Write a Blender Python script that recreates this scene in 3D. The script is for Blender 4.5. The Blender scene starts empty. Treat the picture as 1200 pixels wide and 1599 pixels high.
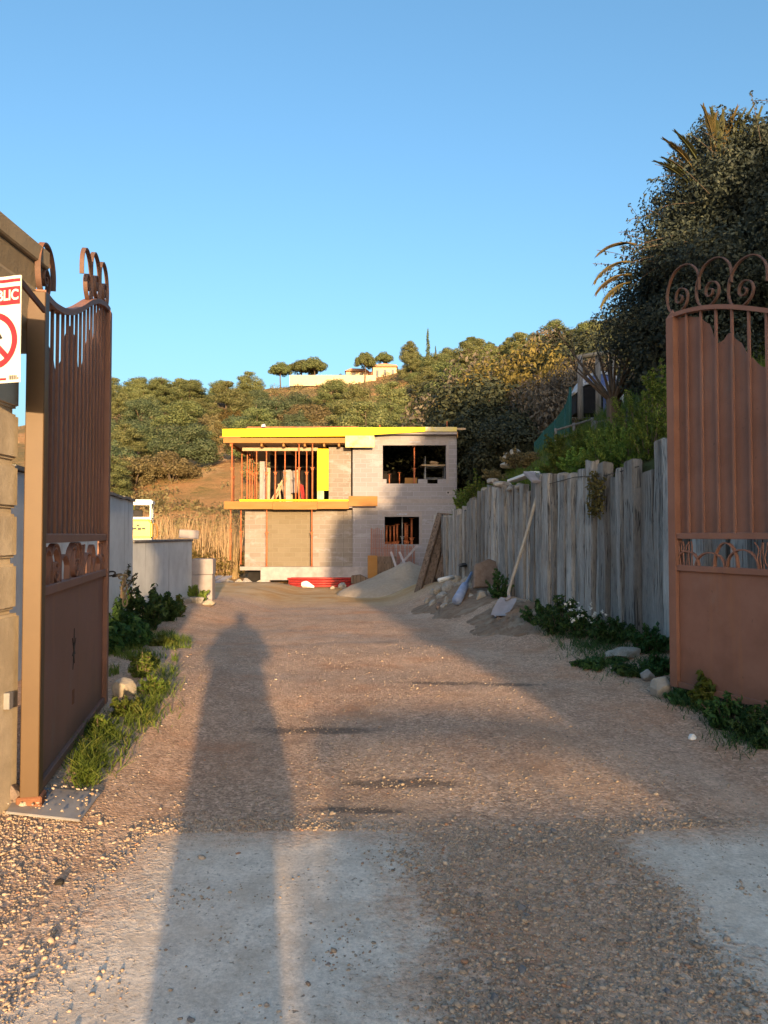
import bpy, bmesh, math, random
import numpy as np
from mathutils import Vector, Matrix, noise as mnoise

S = bpy.context.scene
C = S.collection
R = math.radians
rng = random.Random(7)
npr = np.random.default_rng(11)

# ------------------------------------------------------------------ camera
F = 1155.0                      # focal length in photo pixels (1200 x 1599)
CAMZ = 1.45
TILT = math.atan(35.5 / F)
cam_d = bpy.data.cameras.new("camera")
cam = bpy.data.objects.new("camera", cam_d)
C.objects.link(cam)
cam_d.sensor_fit = 'VERTICAL'
cam_d.sensor_height = 36.0
cam_d.lens = 36.0 * F / 1599.0
cam_d.clip_start = 0.05
cam_d.clip_end = 3000
cam.location = (0, 0, CAMZ)
cam.rotation_euler = (R(90) + TILT, 0, 0)
S.camera = cam

# ------------------------------------------------------------------ sky, sun, exposure
SUN_AZ = 0.187                  # sideways run of the light per metre forward (sun behind, to the right)
SUN_TAN = 0.122                 # drop per metre
SUN_EL = math.atan(SUN_TAN / math.hypot(1, SUN_AZ))
w = bpy.data.worlds.new("World")
S.world = w
w.use_nodes = True
wn = w.node_tree
wn.nodes.clear()
sky = wn.nodes.new('ShaderNodeTexSky')
sky.sky_type = 'NISHITA'
sky.sun_disc = False
sky.sun_elevation = SUN_EL
sky.sun_rotation = math.pi - math.atan(SUN_AZ)   # towards -Y, a little to +X
sky.altitude = 200
sky.air_density = 1.0
sky.dust_density = 5.0
sky.ozone_density = 2.6
bg = wn.nodes.new('ShaderNodeBackground')
bg.inputs['Strength'].default_value = 0.15
wo = wn.nodes.new('ShaderNodeOutputWorld')
hs = wn.nodes.new('ShaderNodeHueSaturation')
hs.inputs['Hue'].default_value = 0.492
hs.inputs['Saturation'].default_value = 1.05
wn.links.new(sky.outputs[0], hs.inputs['Color'])
wn.links.new(hs.outputs[0], bg.inputs[0])
wn.links.new(bg.outputs[0], wo.inputs[0])

sun_d = bpy.data.lights.new("sun", 'SUN')
sun_d.energy = 3.4
sun_d.angle = R(0.8)
sun_d.color = (1.0, 0.67, 0.34)
sun = bpy.data.objects.new("sun", sun_d)
C.objects.link(sun)
sdir = Vector((-SUN_AZ, 1.0, -SUN_TAN)).normalized()
sun.rotation_euler = sdir.to_track_quat('-Z', 'Y').to_euler()
sun.location = (6, -30, 12)

S.view_settings.view_transform = 'Standard'
S.view_settings.look = 'None'
S.view_settings.exposure = 1.68
S.view_settings.gamma = 1.0
S.cycles.use_denoising = True
S.cycles.max_bounces = 6
S.cycles.transparent_max_bounces = 12

# ------------------------------------------------------------------ helpers
def at(px, py, Y):
    """world point at depth Y behind photo pixel (px, py)"""
    u = (px - 600.0) / F
    v = (799.5 - py) / F
    dy = math.cos(TILT) - v * math.sin(TILT)
    dz = math.sin(TILT) + v * math.cos(TILT)
    return Vector((u / dy * Y, Y, CAMZ + dz / dy * Y))

def sm(a, b, x):
    t = min(1.0, max(0.0, (x - a) / (b - a)))
    return t * t * (3 - 2 * t)

def lerp_table(tab, x):
    if x <= tab[0][0]:
        return tab[0][1]
    for (x0, y0), (x1, y1) in zip(tab, tab[1:]):
        if x <= x1:
            return y0 + (y1 - y0) * (x - x0) / (x1 - x0)
    return tab[-1][1]

def smooth_table(tab, x):
    """catmull-like smooth interpolation"""
    if x <= tab[0][0]:
        return tab[0][1]
    if x >= tab[-1][0]:
        return tab[-1][1]
    e = 0.03
    return sum(lerp_table(tab, x + k * e) for k in (-2, -1, 0, 1, 2)) / 5

def tag(o, label=None, cat=None, group=None, kind=None):
    if label: o['label'] = label
    if cat: o['category'] = cat
    if group: o['group'] = group
    if kind: o['kind'] = kind
    return o

def thing(name, label, cat, loc=(0, 0, 0), rot=(0, 0, 0), group=None):
    o = bpy.data.objects.new(name, None)
    C.objects.link(o)
    o.empty_display_size = 0.2
    o.location = loc
    o.rotation_euler = rot
    return tag(o, label, cat, group)

def link(name, me, mat, parent=None):
    o = bpy.data.objects.new(name, me)
    C.objects.link(o)
    if mat is not None and not me.materials:
        me.materials.append(mat)
    if parent is not None:
        o.parent = parent
    return o

def dup(root, loc, rot=None, scale=None, label=None, group=None):
    r = root.copy()
    C.objects.link(r)
    r.location = loc
    if rot is not None: r.rotation_euler = rot
    if scale is not None: r.scale = scale
    if label: r['label'] = label
    if group: r['group'] = group
    for ch in list(root.children):
        c = ch.copy()
        C.objects.link(c)
        c.parent = r
        for g in list(ch.children):
            d = g.copy()
            C.objects.link(d)
            d.parent = c
    return r

def npmesh(name, V, Fc, smooth=False):
    """fast mesh from numpy arrays, every face with the same number of corners"""
    V = np.asarray(V, np.float32)
    Fc = np.asarray(Fc, np.int32)
    me = bpy.data.meshes.new(name)
    k = Fc.shape[1]
    me.vertices.add(len(V))
    me.vertices.foreach_set('co', V.ravel())
    me.loops.add(Fc.size)
    me.loops.foreach_set('vertex_index', Fc.ravel())
    me.polygons.add(len(Fc))
    me.polygons.foreach_set('loop_start', np.arange(0, Fc.size, k, dtype=np.int32))
    me.polygons.foreach_set('loop_total', np.full(len(Fc), k, np.int32))
    if smooth:
        me.polygons.foreach_set('use_smooth', np.ones(len(Fc), bool))
    me.update(calc_edges=True)
    me.validate()
    return me

class MB:
    """mesh builder: collects shapes and links them as ONE object"""
    def __init__(self):
        self.v = []
        self.f = []
    def add(self, vs, fs):
        b = len(self.v)
        self.v += [tuple(p) for p in vs]
        self.f += [tuple(b + i for i in f) for f in fs]
        return self
    def box(self, x0, x1, y0, y1, z0, z1, m=None):
        vs = [Vector(p) for p in ((x0, y0, z0), (x1, y0, z0), (x1, y1, z0), (x0, y1, z0),
                                  (x0, y0, z1), (x1, y0, z1), (x1, y1, z1), (x0, y1, z1))]
        if m is not None: vs = [m @ p for p in vs]
        return self.add(vs, [(0, 3, 2, 1), (4, 5, 6, 7), (0, 1, 5, 4), (1, 2, 6, 5), (2, 3, 7, 6), (3, 0, 4, 7)])
    def bar(self, a, b, w, d, up=(0, 0, 1)):
        """rectangular bar from a to b"""
        a, b = Vector(a), Vector(b)
        t = (b - a).normalized()
        u = Vector(up)
        if abs(t.dot(u)) > 0.98: u = Vector((0, 1, 0))
        s = t.cross(u).normalized()
        u = s.cross(t).normalized()
        vs = []
        for p in (a, b):
            for i, j in ((-1, -1), (1, -1), (1, 1), (-1, 1)):
                vs.append(p + s * (i * w / 2) + u * (j * d / 2))
        return self.add(vs, [(3, 2, 1, 0), (4, 5, 6, 7), (0, 1, 5, 4), (1, 2, 6, 5), (2, 3, 7, 6), (3, 0, 4, 7)])
    def tube(self, pts, r, n=8, cap=True):
        pts = [Vector(p) for p in pts]
        rs = r if isinstance(r, (list, tuple)) else [r] * len(pts)
        b = len(self.v)
        prev = None
        for i, p in enumerate(pts):
            t = (pts[min(i + 1, len(pts) - 1)] - pts[max(i - 1, 0)])
            t = t.normalized() if t.length > 1e-9 else Vector((0, 0, 1))
            if prev is None:
                u = Vector((0, 0, 1)) if abs(t.z) < 0.9 else Vector((1, 0, 0))
                s = t.cross(u).normalized()
            else:
                s = (prev - t * prev.dot(t)).normalized()
            prev = s
            q = t.cross(s)
            for k in range(n):
                a = 2 * math.pi * k / n
                self.v.append(tuple(p + (s * math.cos(a) + q * math.sin(a)) * rs[i]))
        for i in range(len(pts) - 1):
            for k in range(n):
                k2 = (k + 1) % n
                self.f.append((b + i * n + k, b + i * n + k2, b + (i + 1) * n + k2, b + (i + 1) * n + k))
        if cap:
            self.f.append(tuple(b + k for k in reversed(range(n))))
            e = b + (len(pts) - 1) * n
            self.f.append(tuple(e + k for k in range(n)))
        return self
    def ribbon(self, path, th, y0, y1):
        """flat bar bent along a path in the x-z plane"""
        n = len(path)
        b = len(self.v)
        P = [Vector((p[0], p[1])) for p in path]
        for i, p in enumerate(P):
            t = (P[min(i + 1, n - 1)] - P[max(i - 1, 0)]).normalized()
            nn = Vector((-t.y, t.x)) * th / 2
            for q, y in ((p + nn, y0), (p + nn, y1), (p - nn, y1), (p - nn, y0)):
                self.v.append((q.x, y, q.y))
        for i in range(n - 1):
            a, c = b + 4 * i, b + 4 * i + 4
            for k in range(4):
                k2 = (k + 1) % 4
                self.f.append((a + k, a + k2, c + k2, c + k))
        self.f.append((b, b + 3, b + 2, b + 1))
        e = b + 4 * (n - 1)
        self.f.append((e, e + 1, e + 2, e + 3))
        return self
    def prism(self, poly, y0, y1, m=None):
        """polygon in x-z extruded along y"""
        n = len(poly)
        vs = [Vector((p[0], y0, p[1])) for p in poly] + [Vector((p[0], y1, p[1])) for p in poly]
        if m is not None: vs = [m @ p for p in vs]
        fs = [tuple(range(n)), tuple(reversed(range(n, 2 * n)))]
        fs += [(i, i + n, (i + 1) % n + n, (i + 1) % n) for i in range(n)]
        return self.add(vs, fs)
    def mesh(self, name, smooth=False, bevel=0.0, seg=1):
        me = bpy.data.meshes.new(name)
        me.from_pydata(self.v, [], self.f)
        bm = bmesh.new()
        bm.from_mesh(me)
        bmesh.ops.recalc_face_normals(bm, faces=bm.faces)
        if bevel > 0:
            es = [e for e in bm.edges if len(e.link_faces) == 2 and e.calc_face_angle(0) > 0.5]
            bmesh.ops.bevel(bm, geom=es, offset=bevel, segments=seg, affect='EDGES', clamp_overlap=True)
        if smooth:
            for f in bm.faces: f.smooth = True
        bm.to_mesh(me)
        bm.free()
        return me
    def build(self, name, mat, parent=None, smooth=False, bevel=0.0, seg=1):
        return link(name, self.mesh(name, smooth, bevel, seg), mat, parent)

def spline(pts, n=10):
    """catmull-rom through 2-d or 3-d points"""
    P = [Vector(p) for p in pts]
    P = [P[0] * 2 - P[1]] + P + [P[-1] * 2 - P[-2]]
    out = []
    for i in range(1, len(P) - 2):
        a, b, c, d = P[i - 1:i + 3]
        for k in range(n):
            t = k / n
            out.append(0.5 * ((2 * b) + (c - a) * t + (2 * a - 5 * b + 4 * c - d) * t * t + (3 * b - a - 3 * c + d) * t ** 3))
    out.append(P[-2])
    return out

# ------------------------------------------------------------------ materials
class NT:
    def __init__(self, name):
        self.mat = bpy.data.materials.new(name)
        self.mat.use_nodes = True
        self.nt = self.mat.node_tree
        self.nt.nodes.clear()
        self.out = self.nt.nodes.new('ShaderNodeOutputMaterial')
    def n(self, typ, props=None, **inp):
        nd = self.nt.nodes.new('ShaderNode' + typ)
        for k, v in (props or {}).items():
            setattr(nd, k, v)
        for k, v in inp.items():
            key = int(k[1:]) if k[0] == 'i' and k[1:].isdigit() else k.replace('_', ' ')
            self.set(nd.inputs[key], v)
        return nd
    def set(self, sock, v):
        if isinstance(v, bpy.types.NodeSocket):
            self.nt.links.new(v, sock)
        elif isinstance(v, (tuple, list)) and len(v) == 3 and sock.type == 'RGBA':
            sock.default_value = (*v, 1)
        else:
            sock.default_value = v
    def math(self, op, a, b=None, c=None, clamp=False):
        nd = self.nt.nodes.new('ShaderNodeMath')
        nd.operation = op
        nd.use_clamp = clamp
        self.set(nd.inputs[0], a)
        if b is not None: self.set(nd.inputs[1], b)
        if c is not None: self.set(nd.inputs[2], c)
        return nd.outputs[0]
    def mix(self, fac, a, b, blend='MIX'):
        nd = self.nt.nodes.new('ShaderNodeMix')
        nd.data_type = 'RGBA'
        nd.blend_type = blend
        nd.clamp_factor = True
        self.set(nd.inputs[0], fac)
        self.set(nd.inputs[6], a)
        self.set(nd.inputs[7], b)
        return nd.outputs[2]
    def ramp(self, fac, stops, interp='LINEAR'):
        nd = self.nt.nodes.new('ShaderNodeValToRGB')
        cr = nd.color_ramp
        cr.interpolation = interp
        while len(cr.elements) < len(stops):
            cr.elements.new(0.5)
        for e, (p, c) in zip(cr.elements, stops):
            e.position = p
            e.color = (*c, 1) if len(c) == 3 else c
        self.set(nd.inputs[0], fac)
        return nd.outputs[0]
    def sstep(self, a, b, x):
        nd = self.nt.nodes.new('ShaderNodeMapRange')
        nd.interpolation_type = 'SMOOTHSTEP'
        self.set(nd.inputs[0], x)
        nd.inputs[1].default_value = a
        nd.inputs[2].default_value = b
        nd.inputs[3].default_value = 0
        nd.inputs[4].default_value = 1
        return nd.outputs[0]
    def noise(self, vec, scale, detail=4, rough=0.55, dist=0.0):
        nd = self.n('TexNoise', None, Vector=vec, Scale=scale, Detail=detail, Roughness=rough, Distortion=dist)
        return nd.outputs['Fac']
    def coords(self, kind='Object'):
        if kind == 'World':
            return self.n('NewGeometry').outputs['Position']
        return self.n('TexCoord').outputs[kind]
    def bump(self, h, strength=0.3, dist=0.01, normal=None):
        nd = self.n('Bump', None, Height=h, Strength=strength, Distance=dist)
        if normal is not None: self.set(nd.inputs['Normal'], normal)
        return nd.outputs[0]
    def scaled(self, vec, s):
        nd = self.nt.nodes.new('ShaderNodeVectorMath')
        nd.operation = 'MULTIPLY'
        self.set(nd.inputs[0], vec)
        nd.inputs[1].default_value = s
        return nd.outputs[0]
    def finish(self, color, rough=0.8, normal=None, metallic=0.0, spec=0.3):
        b = self.nt.nodes.new('ShaderNodeBsdfPrincipled')
        self.set(b.inputs['Base Color'], color)
        self.set(b.inputs['Roughness'], rough)
        b.inputs['Metallic'].default_value = metallic
        b.inputs['Specular IOR Level'].default_value = spec
        if normal is not None: self.set(b.inputs['Normal'], normal)
        self.nt.links.new(b.outputs[0], self.out.inputs[0])
        return self.mat

def rough_mat(name, c1, c2, scale=6, bump=0.3, bdist=0.01, rough=0.85, stretch=None, c3=None, scale3=1.2, spec=0.25, metallic=0.0, coords='Object'):
    """two-tone noisy surface with fine relief and larger blotches"""
    t = NT(name)
    co = t.coords(coords)
    if stretch: co = t.scaled(co, stretch)
    f = t.noise(co, scale, 6, 0.65)
    col = t.mix(t.sstep(0.3, 0.7, f), c1, c2)
    if c3:
        g = t.noise(co, scale3, 4, 0.6)
        col = t.mix(t.sstep(0.52, 0.68, g), col, c3)
    fine = t.noise(co, scale * 8, 4, 0.7)
    h = t.math('ADD', f, t.math('MULTIPLY', fine, 0.5))
    return t.finish(col, rough, t.bump(h, bump, bdist), metallic, spec)

def leaf_mat(name, c1, c2, c3=None, trans=0.35, clump=1.2, rough=0.6):
    t = NT(name)
    g = t.n('NewGeometry')
    r = g.outputs['Random Per Island']
    info = t.n('ObjectInfo').outputs['Random']
    stops = [(0.0, c1), (0.75, c2), (1.0, c3 or c2)]
    col = t.ramp(r, stops)
    cl = t.noise(t.coords('Object'), clump, 2, 0.5)
    col = t.mix(t.math('MULTIPLY', t.sstep(0.4, 0.65, cl), 0.45), col, c2)
    hs = t.n('HueSaturation', None, Color=col, Hue=t.math('ADD', 0.485, t.math('MULTIPLY', info, 0.03)),
             Saturation=1.0, Value=t.math('ADD', 0.8, t.math('MULTIPLY', info, 0.4))).outputs[0]
    b = t.n('BsdfPrincipled', None, Base_Color=hs, Roughness=rough)
    b.inputs['Specular IOR Level'].default_value = 0.25
    tr = t.n('BsdfTranslucent', None, Color=hs)
    m = t.n('MixShader', None, i0=trans, i1=b.outputs[0], i2=tr.outputs[0])
    t.nt.links.new(m.outputs[0], t.out.inputs[0])
    return t.mat

# ---- ground: gravel over old concrete
def gravel_mask_nodes(t, pos):
    """1 on bare concrete, 0 on gravel; patches laid out in metres"""
    sx = t.n('SeparateXYZ', None, Vector=pos)
    x, y = sx.outputs[0], sx.outputs[1]
    n1 = t.math('ADD', t.math('MULTIPLY', t.math('SUBTRACT', t.noise(pos, 1.6, 7, 0.75), 0.5), 1.1), t.math('MULTIPLY', t.math('SUBTRACT', t.noise(pos, 22.0, 4, 0.7), 0.5), 0.7))
    n2 = t.math('ADD', t.math('MULTIPLY', t.math('SUBTRACT', t.noise(pos, 1.1, 6, 0.7), 0.5), 0.7), t.math('MULTIPLY', t.math('SUBTRACT', t.noise(pos, 26.0, 4, 0.7), 0.5), 0.35))
    xx = t.math('ADD', x, n1)
    yy = t.math('ADD', y, n2)
    front = t.math('SUBTRACT', 1.0, t.sstep(3.42, 3.82, yy))
    left = t.math('MULTIPLY', t.sstep(-1.4, -0.85, xx), t.math('SUBTRACT', 1.0, t.sstep(-0.15, 0.4, xx)))
    right = t.sstep(1.0, 1.35, xx)
    m = t.math('MULTIPLY', front, t.math('MAXIMUM', left, right))
    return m, x, y

def make_ground_mat():
    t = NT('gravel_ground')
    pos = t.coords('World')
    mask, x, y = gravel_mask_nodes(t, pos)
    # gravel
    vo = t.n('TexVoronoi', None, Vector=pos, Scale=62.0, Randomness=1.0)
    vo2 = t.n('TexVoronoi', None, Vector=pos, Scale=140.0, Randomness=1.0)
    rnd = t.n('SeparateColor', None, Color=vo.outputs['Color']).outputs[0]
    stone = t.ramp(rnd, [(0.0, (0.259, 0.170, 0.120)), (0.35, (0.452, 0.300, 0.203)), (0.7, (0.582, 0.394, 0.272)), (1.0, (0.751, 0.528, 0.386))])
    big = t.noise(pos, 0.55, 5, 0.6)
    med = t.noise(t.scaled(pos, (0.900, 0.569, 0.880)), 2.2, 5, 0.65)
    soil = t.mix(t.sstep(0.35, 0.65, med), (0.375, 0.223, 0.137), (0.543, 0.342, 0.220))
    reddish = t.math('MULTIPLY', t.sstep(0.44, 0.6, big), 0.8)
    soil = t.mix(reddish, soil, (0.492, 0.243, 0.129))
    few = t.sstep(0.2, 0.6, t.noise(pos, 1.4, 4, 0.6))
    col = t.mix(t.math('MULTIPLY', few, 0.75), soil, stone)
    # greyer compacted strips far down the track and beige dust
    dust = t.sstep(0.5, 0.7, t.noise(t.scaled(pos, (0.900, 0.259, 0.880)), 1.3, 5, 0.6))
    col = t.mix(t.math('MULTIPLY', dust, 0.6), col, (0.595, 0.414, 0.294))
    # damp dark stains in the wheel ruts
    st = t.sstep(0.63, 0.72, t.noise(t.scaled(pos, (0.900, 0.900, 0.880)), 0.9, 5, 0.62))
    col = t.mix(t.math('MULTIPLY', st, 0.45), col, (0.091, 0.065, 0.048))
    grit = t.noise(pos, 26, 8, 0.82)
    clod = t.noise(t.scaled(pos, (1.0, 0.7, 1.0)), 8, 6, 0.75)
    col = t.n('HueSaturation', None, Color=col, Hue=0.5, Saturation=1.0, Value=t.math('MULTIPLY', t.math('ADD', 0.29, t.math('MULTIPLY', grit, 1.5)), t.math('ADD', 0.52, clod))).outputs[0]
    # oily dark marks left on the track
    for (sx_, sy_, wx_, wy_) in ((0.12, 4.35, .42, .09), (0.62, 7.3, .45, .10), (1.25, 7.2, .30, .10), (-0.45, 5.55, .5, .10), (-.15, 3.95, .3, .05)):
        dd = t.n('VectorMath', {'operation': 'SUBTRACT'}, i0=pos, i1=(sx_, sy_, 0)).outputs[0]
        dl = t.n('VectorMath', {'operation': 'LENGTH'}, i0=t.scaled(dd, (1 / wx_, 1 / wy_, 0))).outputs['Value']
        dl = t.math('ADD', dl, t.math('MULTIPLY', t.math('SUBTRACT', t.noise(pos, 7, 5, 0.7), 0.5), 2.2))
        col = t.mix(t.math('MULTIPLY', t.math('SUBTRACT', 1.0, t.sstep(0.5, 1.3, dl)), 0.65), col, (0.065, 0.058, 0.052))
    # brown earth on the building site beyond the track
    site = t.sstep(19.5, 23.5, t.math('ADD', y, t.math('MULTIPLY', big, 3.0)))
    earth = t.mix(t.sstep(0.35, 0.65, t.noise(pos, 1.1, 6, 0.65)), (0.470, 0.265, 0.105), (0.560, 0.389, 0.221))
    col = t.mix(site, col, earth)
    # concrete
    cn = t.math('ADD', t.math('MULTIPLY', t.noise(pos, 7, 8, 0.8), .5), t.math('MULTIPLY', t.noise(pos, 60, 5, 0.8), .5))
    conc = t.mix(t.sstep(0.36, 0.64, cn), (0.530, 0.444, 0.355), (0.900, 0.768, 0.624))
    pits = t.math('MULTIPLY', t.sstep(0.58, 0.68, t.noise(pos, 42, 4, 0.65)), t.sstep(0.36, 0.56, t.noise(pos, 3.0, 4, 0.6)))
    conc = t.mix(t.math('MULTIPLY', pits, 0.8), conc, (0.200, 0.148, 0.104))
    grime = t.sstep(0.42, 0.66, t.noise(pos, 3.2, 8, 0.75))
    conc = t.mix(t.math('MULTIPLY', grime, 0.5), conc, (0.526, 0.398, 0.285))
    col = t.mix(mask, col, conc)
    h1 = t.math('SUBTRACT', 1.0, vo.outputs['Distance'])
    h2 = t.math('SUBTRACT', 1.0, vo2.outputs['Distance'])
    hg = t.math('ADD', t.math('ADD', h1, t.math('MULTIPLY', h2, 0.5)), t.math('MULTIPLY', t.noise(pos, 9, 8, 0.8), 2.2))
    hc = t.math('MULTIPLY', t.math('SUBTRACT', t.noise(pos, 30, 6, 0.75), t.math('MULTIPLY', pits, 0.4)), 0.8)
    h = t.n('Mix', {'data_type': 'FLOAT'}, i0=mask, i2=hg, i3=hc).outputs[0]
    return t.finish(col, 0.95, t.bump(h, 0.6, 0.010), 0, 0.15)

M = {}
M['ground'] = make_ground_mat()

def make_pebble_mat():
    t = NT('pebbles')
    r = t.n('NewGeometry').outputs['Random Per Island']
    col = t.ramp(r, [(0.0, (0.172, 0.136, 0.109)), (0.12, (0.284, 0.214, 0.158)), (0.45, (0.379, 0.286, 0.204)), (0.72, (0.447, 0.342, 0.250)),
                     (0.86, (0.515, 0.413, 0.317)), (0.95, (0.241, 0.218, 0.204)), (0.98, (0.379, 0.196, 0.113))])
    f = t.noise(t.coords('World'), 120, 3, 0.6)
    col = t.mix(t.math('MULTIPLY', f, 0.35), col, (0.309, 0.233, 0.171))
    return t.finish(col, 0.92, t.bump(f, 0.5, 0.003), 0, 0.1)
M['pebble'] = make_pebble_mat()

def make_block_mat(name, c1, c2, mortar, smear, bw=0.5, bh=0.2, smear_amt=0.75):
    t = NT(name)
    co = t.coords('World')
    sx = t.n('SeparateXYZ', None, Vector=co)
    u = t.math('ADD', sx.outputs[0], sx.outputs[1])
    wob = t.math('MULTIPLY', t.math('SUBTRACT', t.noise(co, 3.0, 2), 0.5), 0.02)
    vec = t.n('CombineXYZ', None, X=t.math('ADD', u, wob), Y=t.math('ADD', sx.outputs[2], t.math('ADD', wob, 0.11))).outputs[0]
    br = t.n('TexBrick', None, Vector=vec, Color1=c1, Color2=c2, Mortar=mortar, Scale=1.0)
    br.offset = 0.5
    br.inputs['Mortar Size'].default_value = 0.014
    br.inputs['Mortar Smooth'].default_value = 0.2
    br.inputs['Bias'].default_value = -0.1
    br.inputs['Brick Width'].default_value = bw
    br.inputs['Row Height'].default_value = bh
    col = br.outputs['Color']
    n = t.noise(co, 5, 6, 0.7)
    col = t.mix(t.math('MULTIPLY', t.sstep(0.35, 0.7, n), 0.35), col, c2)
    sn = t.noise(t.scaled(co, (1.0, 1.0, 2.2)), 1.5, 6, 0.7)
    col = t.mix(t.math('MULTIPLY', t.sstep(0.54, 0.66, sn), smear_amt), col, smear)
    g = t.noise(co, 60, 3, 0.7)
    h = t.math('ADD', t.math('MULTIPLY', br.outputs['Fac'], -1.1), t.math('MULTIPLY', g, 0.5))
    return t.finish(col, 0.95, t.bump(h, 0.6, 0.012), 0, 0.1)

M['block'] = make_block_mat('concrete_blocks', (0.240, 0.225, 0.241), (0.282, 0.268, 0.293), (0.318, 0.308, 0.348), (0.330, 0.329, 0.374))
M['block_plain'] = make_block_mat('patchy_blocks', (0.210, 0.179, 0.158), (0.261, 0.233, 0.214), (0.291, 0.264, 0.257), (0.326, 0.308, 0.317), smear_amt=0.8)
M['block_brown'] = make_block_mat('brown_infill_blocks', (0.169, 0.140, 0.096), (0.193, 0.161, 0.116), (0.218, 0.183, 0.138), (0.212, 0.179, 0.132), smear_amt=0.4)
M['concrete'] = rough_mat('cast_concrete', (0.282, 0.256, 0.264), (0.374, 0.343, 0.352), 4, 0.4, 0.01, 0.9, c3=(0.253, 0.225, 0.225), scale3=1.3)
M['lintel'] = rough_mat('pinkish_lintel', (0.267, 0.234, 0.233), (0.318, 0.287, 0.292), 6, 0.3, 0.006, 0.9)
M['dark_inside'] = rough_mat('dark_inside_shade', (0.012, 0.011, 0.012), (0.022, 0.02, 0.02), 3, 0.2, 0.01, 0.95)  # room shade put into the colour so window and loggia openings read dark
M['board_yellow'] = rough_mat('bright_yellow_formwork', (0.74, 0.56, 0.003), (0.82, 0.66, 0.004), 2.5, 0.1, 0.004, 0.55, stretch=(0.4, 1, 2))
M['board_pale'] = rough_mat('pale_yellow_formwork', (0.624, 0.496, 0.126), (0.592, 0.512, 0.297), 2.5, 0.1, 0.004, 0.6, c3=(0.576, 0.544, 0.432), scale3=2.0)
M['board_orange'] = rough_mat('orange_yellow_formwork', (0.266, 0.122, 0.026), (0.300, 0.147, 0.043), 2.5, 0.1, 0.004, 0.6, stretch=(0.4, 1, 2))
M['timber'] = rough_mat('pale_timber', (0.361, 0.261, 0.161), (0.448, 0.331, 0.222), 8, 0.3, 0.004, 0.8, stretch=(3, 3, 0.3))
M['rust_prop'] = rough_mat('rusty_orange_steel', (0.38, 0.10, 0.035), (0.50, 0.17, 0.07), 14, 0.3, 0.002, 0.65, c3=(0.28, 0.12, 0.07), scale3=4)
M['red_tube'] = rough_mat('red_painted_tube', (0.34, 0.028, 0.03), (0.42, 0.05, 0.04), 9, 0.2, 0.002, 0.5, c3=(0.23, 0.05, 0.04), scale3=3)
M['rebar'] = rough_mat('rusty_rebar', (0.270, 0.110, 0.070), (0.352, 0.160, 0.105), 20, 0.3, 0.002, 0.85)
M['galv'] = rough_mat('galvanised_steel', (0.252, 0.252, 0.260), (0.330, 0.330, 0.335), 12, 0.15, 0.001, 0.45, spec=0.5, metallic=0.4)
M['white'] = rough_mat('white_paint', (0.74, 0.73, 0.70), (0.80, 0.79, 0.77), 5, 0.05, 0.002, 0.6)

def make_gate_mat():
    t = NT('brown_gate_paint')
    co = t.coords('Object')
    n = t.noise(co, 2.2, 6, 0.65)
    col = t.mix(t.sstep(0.3, 0.72, n), (0.212, 0.099, 0.065), (0.275, 0.137, 0.096))
    streak = t.noise(t.scaled(co, (7, 7, 0.5)), 1.0, 5, 0.6)
    col = t.mix(t.math('MULTIPLY', t.sstep(0.52, 0.72, streak), 0.5), col, (0.320, 0.141, 0.070))
    pale = t.noise(t.scaled(co, (2, 2, 0.8)), 1.7, 5, 0.7)
    col = t.mix(t.math('MULTIPLY', t.sstep(0.55, 0.75, pale), 0.4), col, (0.217, 0.169, 0.147))
    sx = t.n('SeparateXYZ', None, Vector=co)
    edge = t.math('MULTIPLY', t.math('SUBTRACT', 1.0, t.sstep(0.1, 0.45, t.math('ADD', sx.outputs[2], t.math('MULTIPLY', n, 0.35)))), 0.5)
    col = t.mix(edge, col, (0.155, 0.084, 0.058))
    spots = t.sstep(0.66, 0.74, t.noise(co, 24, 3, 0.6))
    col = t.mix(t.math('MULTIPLY', spots, 0.45), col, (0.104, 0.056, 0.041))
    return t.finish(col, t.math('ADD', 0.5, t.math('MULTIPLY', n, 0.25)), t.bump(t.noise(co, 70, 4, 0.7), 0.12, 0.003), 0, 0.35)
M['gate'] = make_gate_mat()
M['gate_post'] = rough_mat('tan_brown_post_paint', (0.084, 0.046, 0.017), (0.098, 0.055, 0.021), 3, 0.1, 0.003, 0.5, c3=(0.081, 0.039, 0.017), scale3=1.4, spec=.35)
M['gate_dark'] = rough_mat('dark_brown_iron', (0.11, 0.062, 0.045), (0.16, 0.09, 0.066), 9, 0.2, 0.002, 0.65, c3=(0.19, 0.085, 0.05), scale3=3)
M['gate_rust'] = rough_mat('rusty_foot', (0.165, 0.069, 0.036), (0.220, 0.096, 0.051), 14, 0.4, 0.004, 0.8)
M['black'] = rough_mat('black_iron', (0.018, 0.016, 0.016), (0.03, 0.028, 0.027), 10, 0.1, 0.002, 0.6)

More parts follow.
